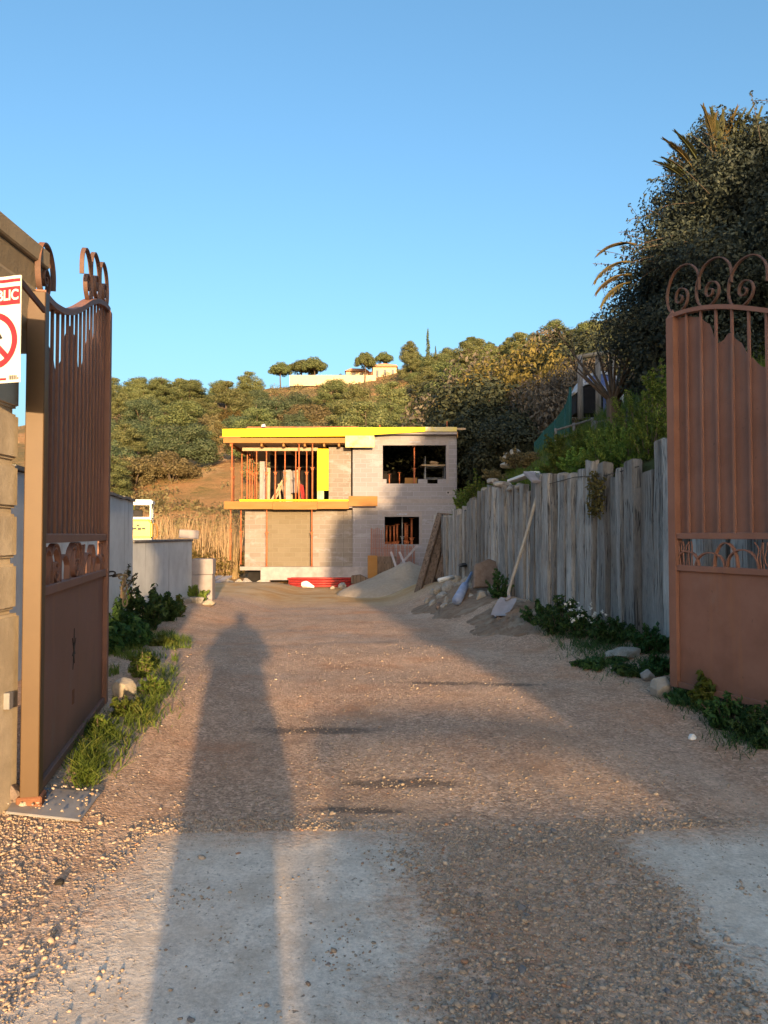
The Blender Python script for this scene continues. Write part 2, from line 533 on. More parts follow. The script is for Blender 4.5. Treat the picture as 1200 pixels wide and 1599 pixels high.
def make_sleeper_mat():
    t = NT('weathered_sleepers')
    co = t.coords('Object')
    rnd = t.n('ObjectInfo').outputs['Random']
    off = t.n('VectorMath', {'operation': 'ADD'}, i0=co, i1=t.n('CombineXYZ', None, X=t.math('MULTIPLY', rnd, 37.0), Y=t.math('MULTIPLY', rnd, 11.0), Z=t.math('MULTIPLY', rnd, 23.0)).outputs[0]).outputs[0]
    g = t.math('ADD', t.math('MULTIPLY', t.noise(t.scaled(off, (6, 6, 0.5)), 1.4, 7, 0.72, 0.5), 0.55), t.math('MULTIPLY', t.noise(t.scaled(off, (26, 26, 6)), 1.6, 6, 0.78), 0.45))
    col = t.ramp(g, [(0.33, (0.170, 0.155, 0.144)), (0.47, (0.340, 0.312, 0.284)), (0.6, (0.440, 0.407, 0.367)), (0.74, (0.600, 0.559, 0.502))])
    col = t.n('HueSaturation', None, Color=col, Hue=0.5, Saturation=1.0, Value=t.math('ADD', 0.58, t.math('MULTIPLY', rnd, 0.85))).outputs[0]
    wz = t.noise(t.scaled(off, (2, 2, 0.8)), 1.2, 4, 0.6)
    col = t.mix(t.math('MULTIPLY', t.sstep(0.5, 0.68, wz), 0.5), col, (0.27, 0.215, 0.165))
    c1 = t.noise(t.scaled(off, (34, 34, 0.42)), 1.0, 2, 0.5, 0.3)
    c2 = t.noise(t.scaled(off, (1.5, 1.5, 1.1)), 1.5, 3, 0.6)
    cracks = t.math('MULTIPLY', t.math('SUBTRACT', 1.0, t.sstep(0.0, 0.028, t.math('ABSOLUTE', t.math('SUBTRACT', c1, 0.5)))), t.sstep(0.42, 0.55, c2))
    col = t.mix(t.math('MULTIPLY', cracks, 0.92), col, (0.03, 0.028, 0.03))
    h = t.math('SUBTRACT', g, t.math('MULTIPLY', cracks, 0.9))
    return t.finish(col, 0.95, t.bump(h, 1.0, 0.02), 0, 0.1)
M['sleeper'] = make_sleeper_mat()
M['sleeper_brown'] = rough_mat('brown_sleepers', (0.10, 0.07, 0.052), (0.23, 0.165, 0.125), 2.0, 0.9, 0.02, 0.95, stretch=(9, 9, 0.6), c3=(0.05, 0.038, 0.03), scale3=2.4)

def make_wall_mat():
    t = NT('stained_grey_render')
    co = t.coords('World')
    n = t.noise(co, 1.8, 6, 0.65)
    col = t.mix(t.sstep(0.3, 0.7, n), (0.537, 0.548, 0.547), (0.671, 0.688, 0.684))
    drip = t.noise(t.scaled(co, (3.0, 3.0, 0.12)), 1.3, 5, 0.65)
    col = t.mix(t.math('MULTIPLY', t.sstep(0.55, 0.68, drip), 0.55), col, (0.244, 0.249, 0.247))
    sp = t.sstep(0.6, 0.7, t.noise(co, 6, 5, 0.7))
    col = t.mix(t.math('MULTIPLY', sp, 0.3), col, (0.366, 0.344, 0.312))
    return t.finish(col, 0.92, t.bump(t.noise(co, 35, 5, 0.7), 0.4, 0.008), 0, 0.15)
M['wall'] = make_wall_mat()
M['wall_cap'] = rough_mat('dark_wall_coping', (0.13, 0.12, 0.115), (0.22, 0.205, 0.19), 6, 0.5, 0.01, 0.95)

def make_pillar_mat():
    t = NT('weathered_cast_stone')
    co = t.coords('World')
    n = t.noise(co, 3.5, 7, 0.72)
    col = t.mix(t.sstep(0.3, 0.7, n), (0.478, 0.376, 0.248), (0.681, 0.554, 0.380))
    sx = t.n('SeparateXYZ', None, Vector=co)
    grime = t.sstep(2.1, 2.75, t.math('ADD', sx.outputs[2], t.math('MULTIPLY', t.math('SUBTRACT', n, 0.5), 0.9)))
    col = t.mix(t.math('MULTIPLY', grime, 0.8), col, (0.189, 0.148, 0.099))
    st = t.sstep(0.55, 0.7, t.noise(t.scaled(co, (5, 5, 0.6)), 1.6, 5, 0.65))
    col = t.mix(t.math('MULTIPLY', st, 0.4), col, (0.319, 0.251, 0.165))
    h = t.math('ADD', t.noise(co, 14, 6, 0.75), t.math('MULTIPLY', t.noise(co, 70, 4, 0.7), 0.5))
    return t.finish(col, 0.95, t.bump(h, 0.28, 0.012), 0, 0.1)
M['pillar'] = make_pillar_mat()
M['stone'] = rough_mat('pale_limestone', (0.295, 0.252, 0.199), (0.426, 0.376, 0.312), 7, 0.6, 0.015, 0.9, c3=(0.221, 0.184, 0.140), scale3=3)
M['stone_grey'] = rough_mat('grey_rubble', (0.27, 0.245, 0.215), (0.40, 0.37, 0.33), 7, 0.6, 0.015, 0.9, c3=(0.19, 0.15, 0.12), scale3=3)
M['stone_brown'] = rough_mat('brown_rubble', (0.144, 0.102, 0.080), (0.216, 0.166, 0.138), 7, 0.6, 0.015, 0.9)
M['sand'] = rough_mat('grey_sand', (0.318, 0.257, 0.196), (0.387, 0.316, 0.245), 12, 0.5, 0.02, 0.95, c3=(0.284, 0.226, 0.171), scale3=1.2, coords='World')
M['earth'] = rough_mat('brown_earth', (0.25, 0.155, 0.095), (0.37, 0.245, 0.16), 6, 0.9, 0.04, 0.95, c3=(0.40, 0.30, 0.21), scale3=2.0, coords='World')

def make_bank_mat():
    t = NT('grassy_bank')
    co = t.coords('World')
    n = t.noise(co, 1.2, 6, 0.7)
    col = t.mix(t.sstep(0.35, 0.65, n), (0.075, 0.10, 0.03), (0.15, 0.145, 0.06))
    col = t.mix(t.math('MULTIPLY', t.sstep(0.56, 0.7, t.noise(co, 0.5, 5, 0.6)), 0.7), col, (0.22, 0.165, 0.10))
    return t.finish(col, 0.95, t.bump(t.noise(co, 12, 6, 0.8), 0.9, 0.06), 0, 0.1)
M['bank'] = make_bank_mat()

def make_hill_mat():
    t = NT('scrubby_hillside')
    co = t.coords('World')
    n = t.noise(co, 0.12, 6, 0.65)
    col = t.mix(t.sstep(0.4, 0.6, n), (0.240, 0.176, 0.081), (0.435, 0.243, 0.115))
    col = t.mix(t.math('MULTIPLY', t.sstep(0.5, 0.64, t.noise(co, 0.35, 6, 0.7)), 0.8), col, (0.158, 0.142, 0.054))
    col = t.mix(t.math('MULTIPLY', t.sstep(0.6, 0.7, t.noise(co, 0.9, 4, 0.7)), 0.6), col, (0.570, 0.365, 0.203))
    # bare orange earth where the slope has slipped
    off = t.n('VectorMath', {'operation': 'DISTANCE'}, i0=t.scaled(co, (1.0, .5, 1.0)), i1=(-17.6, 34.5, 8.0)).outputs['Value']
    off = t.math('ADD', off, t.math('MULTIPLY', t.math('SUBTRACT', t.noise(co, .35, 5, .7), .5), 6.0))
    earth = t.mix(t.sstep(.4, .6, t.noise(co, .9, 5, .7)), (.42, .23, .11), (.56, .38, .21))
    col = t.mix(t.math('SUBTRACT', 1.0, t.sstep(2.6, 5.2, off)), col, earth)
    return t.finish(col, 0.95, t.bump(t.noise(co, 1.5, 6, 0.8), 1.0, 0.4), 0, 0.1)
M['hill'] = make_hill_mat()
M['bark'] = rough_mat('grey_brown_bark', (0.085, 0.062, 0.045), (0.16, 0.12, 0.09), 9, 0.7, 0.02, 0.95, stretch=(2, 2, 0.4))
M['l_pine'] = leaf_mat('pine_needles', (0.096, 0.132, 0.053), (0.182, 0.207, 0.081), (0.261, 0.272, 0.117))
M['l_pine2'] = leaf_mat('olive_pine_needles', (0.124, 0.152, 0.060), (0.210, 0.219, 0.088), (0.294, 0.277, 0.137))
M['l_oak'] = leaf_mat('dark_oak_leaves', (0.064, 0.101, 0.053), (0.129, 0.164, 0.083), (0.200, 0.220, 0.132))
M['l_scrub'] = leaf_mat('dusty_scrub_leaves', (0.141, 0.124, 0.057), (0.232, 0.193, 0.093), (0.310, 0.248, 0.128))
M['l_gold'] = leaf_mat('yellowing_leaves', (0.101, 0.086, 0.026), (0.194, 0.147, 0.042), (0.270, 0.203, 0.064))
M['l_ivy'] = leaf_mat('dark_ivy_leaves', (0.030, 0.042, 0.038), (0.062, 0.079, 0.059), (0.120, 0.138, 0.090), trans=0.2, clump=0.9)
M['l_dark'] = leaf_mat('blackish_evergreen_leaves', (0.028, 0.034, 0.02), (0.055, 0.062, 0.034), (0.09, 0.095, 0.05), trans=0.2)
M['l_green'] = leaf_mat('fresh_green_leaves', (0.102, 0.173, 0.031), (0.196, 0.285, 0.049), (0.306, 0.360, 0.070), clump=2.0)
M['l_weed'] = leaf_mat('dark_weed_leaves', (0.025, 0.062, 0.018), (0.055, 0.115, 0.03), (0.10, 0.165, 0.05), clump=4.0)
M['l_grass'] = leaf_mat('bright_grass', (0.060, 0.094, 0.014), (0.119, 0.156, 0.024), (0.204, 0.195, 0.048), clump=4.0)
M['l_reed'] = leaf_mat('dry_reeds', (0.375, 0.246, 0.132), (0.525, 0.372, 0.216), (0.300, 0.240, 0.090), trans=0.25)
M['l_twig'] = leaf_mat('bare_twigs', (0.087, 0.071, 0.052), (0.133, 0.112, 0.082), (0.163, 0.137, 0.100), trans=0.0)
M['l_palm'] = leaf_mat('dry_palm_leaflets', (0.096, 0.078, 0.030), (0.156, 0.116, 0.045), (0.204, 0.139, 0.060), trans=0.25)
M['l_palm_green'] = leaf_mat('green_palm_leaflets', (0.06, 0.07, 0.03), (0.11, 0.115, 0.045), (0.18, 0.165, 0.07), trans=0.25)
M['flower'] = rough_mat('white_petals', (0.7, 0.7, 0.66), (0.8, 0.8, 0.76), 9, 0.0, 0.001, 0.7)

# ================================================================== terrain
FENCE = [(4.8, 3.95), (8.0, 3.44), (8.6, 3.35), (13.7, 2.62), (20.0, 1.86), (22.5, 1.62)]
def fence_x(y):
    return lerp_table(FENCE, y)
VERGE = [(2.0, 0.10), (6.5, 0.11), (8.6, 0.16), (13.7, 0.47), (20.0, 0.62), (23.0, 0.5), (28.0, 0.1)]
def ground_z(x, y):
    z = lerp_table([(-60, 0), (7, 0), (9, -0.02), (20, -0.44), (31, -0.62), (60, -0.9), (400, -4)], y)
    fx = fence_x(min(22.5, max(y, 4.8)))
    if 2.0 < y < 28:
        z += lerp_table(VERGE, y) * sm(-1.9, -0.1, x - fx)
        z += 0.10 * sm(-1.2, -1.9, x) * (1 - sm(6, 12, y)) if x < -1.2 else 0
        z += 0.26 * sm(-2.6, -4.2, x) * sm(8, 16, y) if x < -2.6 else 0
    p = Vector((x, y, 0))
    z += 0.035 * mnoise.noise(p * 0.55) * sm(2.5, 6, abs(y)) + 0.012 * mnoise.noise(p * 1.7)
    return z

def grid_mesh(name, xs, ys, zf, mat):
    V = [(x, y, zf(x, y)) for y in ys for x in xs]
    n = len(xs)
    Fc = [(j * n + i, j * n + i + 1, (j + 1) * n + i + 1, (j + 1) * n + i) for j in range(len(ys) - 1) for i in range(n - 1)]
    return npmesh(name, V, Fc, True)

xs = sorted(set([-600, -300, -120, -60, -35, -25, -18] + [round(-14 + .2 * i, 3) for i in range(116)] + [10, 12, 16, 25, 60, 120, 300, 600]))
ys = sorted(set([-300, -120, -60, -30, -15] + [round(-9 + .5 * i, 3) for i in range(21)] + [round(1.5 + .15 * i, 3) for i in range(170)] + [round(27.5 + .5 * i, 3) for i in range(50)] + [60, 90, 150, 300, 700]))
ground = tag(link('ground', grid_mesh('ground', xs, ys, ground_z, None), M['ground']), kind='structure')

# bank behind the sleeper wall, climbing to the right
FTOP = [(5.0, 2.5), (8.6, 2.45), (13.7, 2.3), (20, 2.12), (22.5, 1.6), (30, 1.9), (60, 3.0)]
def bank_edge(y):
    return fence_x(y) + 0.10 if y < 22.5 else lerp_table([(22.5, 1.72), (25, 2.6), (28, 3.7), (42, 3.9), (62, 9)], y)
def bank_z(x, y):
    d = max(0.0, x - bank_edge(y))
    z = lerp_table(FTOP, y) - 0.1 + 0.66 * min(d, 4.2) + 0.30 * max(0.0, min(d, 16) - 4.2) + 0.1 * max(0, d - 16)
    p = Vector((x, y, 3))
    return z + 0.22 * mnoise.noise(p * 0.6) * min(1, d) + 0.07 * mnoise.noise(p * 2.0) * min(1, d * 2)
V, Fc = [], []
bys = [5 + 0.35 * i for i in range(165)]
bds = [0, 0.0, 0.15, 0.4, .7, 1, 1.4, 1.8, 2.3, 2.8, 3.4, 4.2, 5, 6, 7.5, 9, 11, 13, 16, 20, 26, 34]
for y in bys:
    for k, d in enumerate(bds):
        x = bank_edge(max(y, 4.8)) + d
        V.append((x, y, -1.2 if k == 0 else bank_z(x, y)))
nb = len(bds)
Fc = [(j * nb + i, j * nb + i + 1, (j + 1) * nb + i + 1, (j + 1) * nb + i) for j in range(len(bys) - 1) for i in range(nb - 1)]
bank = tag(link('bank', npmesh('bank', V, Fc, True), M['bank']), kind='structure')

# wooded hillside behind the house
RIDGE = [(-110, 13), (-70, 19), (-48, 23.6), (-34, 25.2), (-22.5, 26.8), (-6.75, 29), (0, 30.3), (10, 32.2), (18, 34.2), (29, 36.5), (39, 39.5), (70, 47), (110, 52)]
def hill_z(x, y):
    t = (y - 40) / 90.0
    zr = lerp_table(RIDGE, x)
    z = -1.0 + (zr + 1.0) * min(t, 1.0) - max(0.0, t - 1.0) * 9
    z += 1.3 * mnoise.noise(Vector((x * 0.06, y * 0.06, 1))) * sm(0.05, 0.3, t) * (1 - 0.6 * sm(0.8, 1.0, t))
    z += 0.5 * mnoise.noise(Vector((x * 0.2, y * 0.2, 5))) * sm(0.05, 0.3, t)
    return z
hx = [-115 + 2.5 * i for i in range(93)]
hy = [38 + 2.5 * i for i in range(49)]
hill = tag(link('hill', grid_mesh('hill', hx, hy, hill_z, None), M['hill']), kind='structure')

# ------------------------------------------------------------------ loose gravel
def concrete_py(x, y):
    p = Vector((x, y, 0))
    x2 = x + 0.22 * mnoise.noise(p * 1.6)
    y2 = y + 0.15 * mnoise.noise(p * 0.9)
    if y2 > 3.65: return 0.0
    a = sm(-1.3, -1.0, x2) * (1 - sm(0.0, 0.32, x2))
    return max(a, sm(1.05, 1.3, x2))

def ico():
    bm = bmesh.new()
    bmesh.ops.create_icosphere(bm, subdivisions=1, radius=1)
    v = np.array([p.co[:] for p in bm.verts])
    f = np.array([[q.index for q in p.verts] for p in bm.faces])
    bm.free()
    return v, f
ICO_V, ICO_F = ico()

def pebble_cloud(name, pts, radii, mat, seed=3):
    r = np.random.default_rng(seed)
    n = len(pts)
    base = [ICO_V * (1 + 0.28 * r.standard_normal((len(ICO_V), 1)).clip(-1, 1)) for _ in range(12)]
    B = np.stack([base[i] for i in r.integers(0, 12, n)])
    sc = np.stack([r.uniform(0.8, 1.35, n), r.uniform(0.75, 1.1, n), r.uniform(0.45, 0.8, n)], 1) * radii[:, None]
    B = B * sc[:, None, :]
    a = r.uniform(0, 2 * math.pi, n)
    ti = r.normal(0, 0.3, n)
    ca, sa, ct, st = np.cos(a), np.sin(a), np.cos(ti), np.sin(ti)
    x, y, z = B[..., 0].copy(), B[..., 1].copy(), B[..., 2].copy()
    x, z = x * ct[:, None] + z * st[:, None], -x * st[:, None] + z * ct[:, None]
    X = x * ca[:, None] - y * sa[:, None]
    Y = x * sa[:, None] + y * ca[:, None]
    V = np.stack([X, Y, z], -1) + pts[:, None, :]
    Fc = ICO_F[None] + (np.arange(n) * len(ICO_V))[:, None, None]
    return link(name, npmesh(name, V.reshape(-1, 3), Fc.reshape(-1, 3), True), mat)

pts, rad = [], []
def try_pebble(x, y, dens):
    c = concrete_py(x, y)
    cl_ = mnoise.noise(Vector((x * 3.5, y * 3.5, 2)))
    if rng.random() > dens * (1 - (0.99 - max(0, cl_ - .1) * .5) * c): return
    if -0.9 < mnoise.noise(Vector((x * 1.1, y * 0.8, 7))) * 1.5 + rng.uniform(-.6, .6) < -0.25 and y > 3.6: return
    r = min(0.024, rng.lognormvariate(math.log(0.0052), 0.42))
    if c > 0.5: r *= 0.75
    if y > 3.9: r *= 0.72
    else: r *= .86
    pts.append((x, y, ground_z(x, y) + r * 0.22))
    rad.append(r)
for _ in range(52000):
    y = rng.uniform(1.9, 3.8)
    try_pebble(rng.uniform(-0.56 * y - .15, 0.56 * y + .15), y, 0.95)
for _ in range(27000):
    y = 3.6 + 6.5 * rng.random() ** 1.5
    x = rng.uniform(-0.5 * y, 0.5 * y)
    if -2.6 < x < 3.3: try_pebble(x, y, 0.75)
for _ in range(3500):
    y = rng.uniform(9, 22)
    x = rng.uniform(-3.6, 2.2)
    if rng.random() < 0.8: try_pebble(x, y, 0.6)
for _ in range(80):
    a_, b_ = rng.random() ** 2, rng.random()
    q_ = at(8, 1298, 3.6).lerp(at(125, 1287, 3.66), b_).lerp(at(34, 1262, 3.92).lerp(at(157, 1252, 4.0), b_), 1 - a_)
    pts.append((q_.x, q_.y, ground_z(q_.x, q_.y) + .038)); rad.append(rng.uniform(.003, .010))
gravel = pebble_cloud('loose_gravel', np.array(pts), np.array(rad), M['pebble'])
tag(gravel, 'loose beige and grey pebbles scattered over the track and old concrete', 'gravel', kind='stuff')

# single stones one can tell apart
def rock_mesh(name, seed, sx, sy, sz, sub=3, rough=0.35):
    bm = bmesh.new()
    bmesh.ops.create_icosphere(bm, subdivisions=sub, radius=1)
    rk = random.Random(seed)
    planes = []
    for _ in range(9):
        nn = Vector((rk.gauss(0, 1), rk.gauss(0, 1), rk.gauss(0, .8)))
        planes.append((nn.normalized(), rk.uniform(.55, .85)))
    for v in bm.verts:
        p = v.co.copy()
        d = 1 + rough * mnoise.noise(p * 0.9 + Vector((seed * 3.1, seed, 0))) + rough * 0.4 * mnoise.noise(p * 2.3 + Vector((0, seed, seed)))
        # chip it into facets
        q = p * d
        for nn, dd in planes:
            e = q.dot(nn) - dd
            if e > 0: q -= nn * e * .92
        q.z = max(q.z, -0.55)
        v.co = Vector((q.x * sx, q.y * sy, q.z * sz))
    me = bpy.data.meshes.new(name)
    bm.to_mesh(me)
    bm.free()
    return me
def rock(px, py, Y, w, h, seed, label, mat='stone', rz=0, group=None, depth=0.8, name='stone'):
    s = Y / F
    p = at(px, py, Y)
    o = link(name, rock_mesh(name, seed, w * s / 2, w * s / 2 * depth, h * s / 1.45), M[mat])
    o.location = (p.x, p.y, ground_z(p.x, p.y) + h * s * 0.3)
    o.rotation_euler = (rng.uniform(-.15, .15), rng.uniform(-.15, .15), rz)
    return tag(o, label, 'stone', group)

# ================================================================== house under construction
YB = 31.5
PXM = F / YB
def bx(px): return (px - 600.0) / PXM
def bz(py): return CAMZ + (835.0 - py) / PXM
house = thing('unfinished_house', 'two-storey house of bare concrete blocks still under construction, with yellow formwork', 'house', (0, YB, 0))
def wall_with_holes(x0, x1, z0, z1, y0, y1, holes, mb=None):
    """front wall in the x-z plane with rectangular holes, cut into boxes"""
    mb = mb or MB()
    xsx = sorted({x0, x1, *[h[0] for h in holes], *[h[1] for h in holes]})
    for a, b in zip(xsx, xsx[1:]):
        cuts = sorted([(h[2], h[3]) for h in holes if h[0] <= a + 1e-6 and h[1] >= b - 1e-6])
        z = z0
        for c0, c1 in cuts:
            if c0 > z: mb.box(a, b, y0, y1, z, c0)
            z = c1
        if z < z1: mb.box(a, b, y0, y1, z, z1)
    return mb
xl, xm, xr = bx(381), bx(551), bx(714)
zf0, zf1, zr0 = bz(885), bz(790), bz(683)
# right block: upper and lower windows
uw = (bx(598), bx(697), bz(755), bz(695))
lw = (bx(601), bx(655), bz(850), bz(807))
wall_with_holes(xm, xr, bz(912), bz(785.5), 0, .22, [lw]).build('ground_wall', M['block'], house)
up = wall_with_holes(xm, xr, bz(779), bz(680), 0, .22, [uw])
for a, b in ((598, 604), (653.3, 668), (684, 697)):
    up.box(bx(a) + .003, bx(b) - .003, .003, .217, uw[2], bz(748))
up.build('upper_wall', M['block'], house)
mb = MB(); mb.box(xm - .004, xr + .004, -.006, .24, bz(785.5), bz(779)); mb.build('floor_band', M['lintel'], house)
mb = MB(); mb.box(bx(594), bx(701), -.012, .2, bz(694.8), bz(686)); l = mb.build('lintel', M['lintel'], house); l['label'] = 'pinkish lintel over the wide upper window'
mb = MB(); mb.box(bx(597), bx(659), -.012, .2, bz(806.8), bz(799)); l = mb.build('lintel', M['lintel'], house); l['label'] = 'pinkish lintel over the small lower window'
mb = MB(); mb.box(bx(584), xr + .003, -.01, .3, bz(680), bz(670)); mb.build('ring_beam', M['concrete'], house)
# window reveals with a lighter mortar frame
for (a, b, c, d) in (uw, lw):
    mb = MB(); mb.box(b + .004, b + .12, -.008, .1, c, d); mb.build('window_jamb', M['lintel'], house)
# left wall of the ground floor with the brown infill, and base beam
REC = 0.28
mb = MB(); mb.box(xl, bx(416), REC, REC + .2, zf0, bz(796)); mb.build('ground_wall', M['block_plain'], house)
mb = MB(); mb.box(bx(536), xm - .002, REC, REC + .2, zf0, bz(796)); mb.build('ground_wall', M['block_plain'], house)
mb = MB(); mb.box(bx(416.1), bx(487.8), REC + .012, REC + .2, zf0, bz(796)); mb.build('infill_wall', M['block_brown'], house)
mb = MB(); mb.box(bx(488), bx(535.8), REC + .006, REC + .2, zf0, bz(796)); mb.build('infill_wall', M['block_plain'], house)
mb = MB(); mb.box(bx(408), bx(575), -.05, REC + .1, bz(905.5), zf0 - .003); mb.box(bx(406), bx(422), -.04, .3, bz(914), bz(905.6)); mb.box(bx(470), bx(560), -.03, .3, bz(916), bz(905.6)); mb.build('foundation_beam', M['concrete'], house)
mb = MB(); mb.box(xl - .2, xm, REC - .04, REC + .3, zf0 - .16, zf0 - .004); mb.build('floor_slab', M['lintel'], house)
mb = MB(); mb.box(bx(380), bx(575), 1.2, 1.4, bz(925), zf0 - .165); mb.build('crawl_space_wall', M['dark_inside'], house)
# first-floor balcony slab, roof slab
bxl = bx(354)
mb = MB(); mb.box(bxl + .05, xm - .003, -.36, 8, bz(793.5), bz(787)); mb.build('balcony_slab', M['concrete'], house)
for pa_, pb_, dz_ in ((353.5, 428, 0), (428.4, 497, .015), (497.4, 546, -.01)):
    mb = MB(); mb.box(bx(pa_), bx(pb_), -.42 - dz_, -.362, bz(795.5) - dz_, bz(783.5) - dz_); b = mb.build('edge_board', M['board_orange'], house); b['label'] = 'yellow-orange edge board of the balcony slab'
mb = MB(); mb.box(bx(377), bx(545), -.40, -.3, bz(783.3), bz(780.5)); b = mb.build('edge_board', M['board_yellow'], house)
mb = MB(); mb.box(bx(545.5), bx(590), -.47, -.38, bz(791), bz(775.5)); b = mb.build('edge_board', M['board_orange'], house); b['label'] = 'orange board at the corner of the balcony slab'
mb = MB(); mb.box(bx(352), xr - .02, -.30, 8.2, bz(679), bz(671.5)); mb.build('roof_slab', M['concrete'], house)
mb = MB()
mb.add([(bx(350), -.43, bz(684)), (bx(584), -.43, bz(682.5)), (bx(584), -.43, bz(669)), (bx(350), -.43, bz(671.5)),
        (bx(350), -.37, bz(684)), (bx(584), -.37, bz(682.5)), (bx(584), -.37, bz(669)), (bx(350), -.37, bz(671.5))],
       [(0, 1, 2, 3), (7, 6, 5, 4), (0, 4, 5, 1), (1, 5, 6, 2), (2, 6, 7, 3), (3, 7, 4, 0)])
mb.add([(bx(584), -.429, bz(680.5)), (bx(664), -.429, bz(675.5)), (bx(664), -.429, bz(668.6)), (bx(584), -.429, bz(669)),
        (bx(584), -.371, bz(680.5)), (bx(664), -.371, bz(675.5)), (bx(664), -.371, bz(668.6)), (bx(584), -.371, bz(669))],
       [(0, 1, 2, 3), (7, 6, 5, 4), (0, 4, 5, 1), (1, 5, 6, 2), (2, 6, 7, 3), (3, 7, 4, 0)])
b = mb.build('roof_edge_board', M['board_yellow'], house); b['label'] = 'long bright yellow board along the roof edge'
mb = MB(); mb.box(bx(346), bx(378), -.45, -.431, bz(685), bz(683.2)); mb.build('roof_edge_board', M['board_orange'], house)
mb = MB(); mb.box(bx(664.2), bx(713), -.36, -.3, bz(675), bz(668)); b = mb.build('roof_edge_board', M['board_pale'], house)
mb = MB(); mb.box(bx(700), bx(727), -.28, -.22, bz(672), bz(669)); mb.build('roof_edge_board', M['timber'], house)
mb = MB(); mb.box(bx(713.5), bx(715), -.27, .1, bz(684), bz(675)); mb.build('roof_edge_board', M['board_orange'], house)
mb = MB(); mb.box(bx(351.5), bx(541), -.40, -.2, bz(693), bz(685.2)); b = mb.build('formwork_beam', M['board_orange'], house); b['label'] = 'orange-yellow beam under the roof edge'
mb = MB(); mb.box(bx(377), bx(496), .15, .27, bz(703), bz(698)); b = mb.build('formwork_beam', M['timber'], house); b['label'] = 'pale timber beam carried by the props'
mb = MB()
for px in (362, 410, 444, 477, 507, 530):
    mb.box(bx(px) - .04, bx(px) + .04, -.3, 6, bz(698), bz(693.5))
mb.build('formwork_joists', M['board_orange'], house)
mb = MB(); mb.box(bx(352), bx(548), -.19, 7.8, bz(693.3), bz(690)); mb.build('formwork_deck', M['timber'], house)
mb = MB(); mb.box(bx(540.3), bx(585), -.47, -.43, bz(700.3), bz(682)); b = mb.build('formwork_panel', M['board_pale'], house); b['label'] = 'pale yellow panel at the middle of the roof edge'
mb = MB(); mb.box(bx(495.5), bx(513), -.02, .05, bz(766), bz(700.5)); b = mb.build('formwork_panel', M['board_yellow'], house); b['label'] = 'upright bright yellow panel beside the loggia'
mb = MB(); mb.box(bx(495.5), bx(506), .0, .06, bz(780), bz(766.4)); mb.build('formwork_panel', M['board_pale'], house)
# loggia: side wall pieces, dark back, floor
mb = MB(); mb.box(bx(513), bx(548), REC - .05, REC + .2, bz(787), bz(697)); mb.build('upper_wall', M['block_plain'], house)
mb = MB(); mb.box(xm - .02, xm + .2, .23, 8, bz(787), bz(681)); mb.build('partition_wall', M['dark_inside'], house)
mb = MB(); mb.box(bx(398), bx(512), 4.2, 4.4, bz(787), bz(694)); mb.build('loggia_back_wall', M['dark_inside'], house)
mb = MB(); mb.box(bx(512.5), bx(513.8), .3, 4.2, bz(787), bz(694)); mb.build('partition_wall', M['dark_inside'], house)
mb = MB(); mb.box(bx(392), bx(404), 2.2, 2.4, bz(787), bz(712)); mb.build('column', M['concrete'], house)
# shell of the right block and back of the ground floor
mb = MB()
mb.box(xr - .2, xr, .23, 8, bz(912), bz(681)); mb.build('side_wall', M['block'], house)
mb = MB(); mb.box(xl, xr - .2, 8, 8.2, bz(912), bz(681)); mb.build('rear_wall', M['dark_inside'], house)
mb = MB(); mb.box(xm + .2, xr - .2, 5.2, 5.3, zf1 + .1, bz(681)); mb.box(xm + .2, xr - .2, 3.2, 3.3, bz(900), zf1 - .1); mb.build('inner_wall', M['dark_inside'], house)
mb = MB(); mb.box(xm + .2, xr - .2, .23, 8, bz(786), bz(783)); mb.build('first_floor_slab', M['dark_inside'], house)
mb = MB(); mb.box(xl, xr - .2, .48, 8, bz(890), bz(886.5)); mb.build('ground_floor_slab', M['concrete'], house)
mb = MB(); mb.box(xl, xl + .2, REC + .21, 8, zf0 - .1, bz(796)); mb.build('side_wall', M['block_plain'], house)
mb = MB(); mb.box(bx(697.5), bx(706), -.006, .05, bz(772), bz(766)); f = mb.build('socket_opening', M['concrete'], house)
mb = MB(); mb.box(bx(699), bx(701.5), -.01, -.003, bz(770.5), bz(768)); mb.build('hole', M['black'], f)
mb = MB()
for k, (a, b) in enumerate(((640, 645), (645.6, 648.5), (649.2, 653), (653.5, 657))):
    mb.box(bx(a), bx(b), -.0155, -.0121, bz(690.6) + .02 * (k % 2), bz(689))
mb.build('chalk_mark', rough_mat('blue_chalk', (0.30, 0.33, 0.42), (0.36, 0.38, 0.45), 20), house)
mb = MB()
for k, (a, b) in enumerate(((620, 622), (623, 627), (627.6, 631), (632, 636))):
    mb.box(bx(a), bx(b), -.0155, -.0121, bz(804), bz(802.4) + .02 * (k % 2))
mb.build('chalk_mark', bpy.data.materials['blue_chalk'], house)

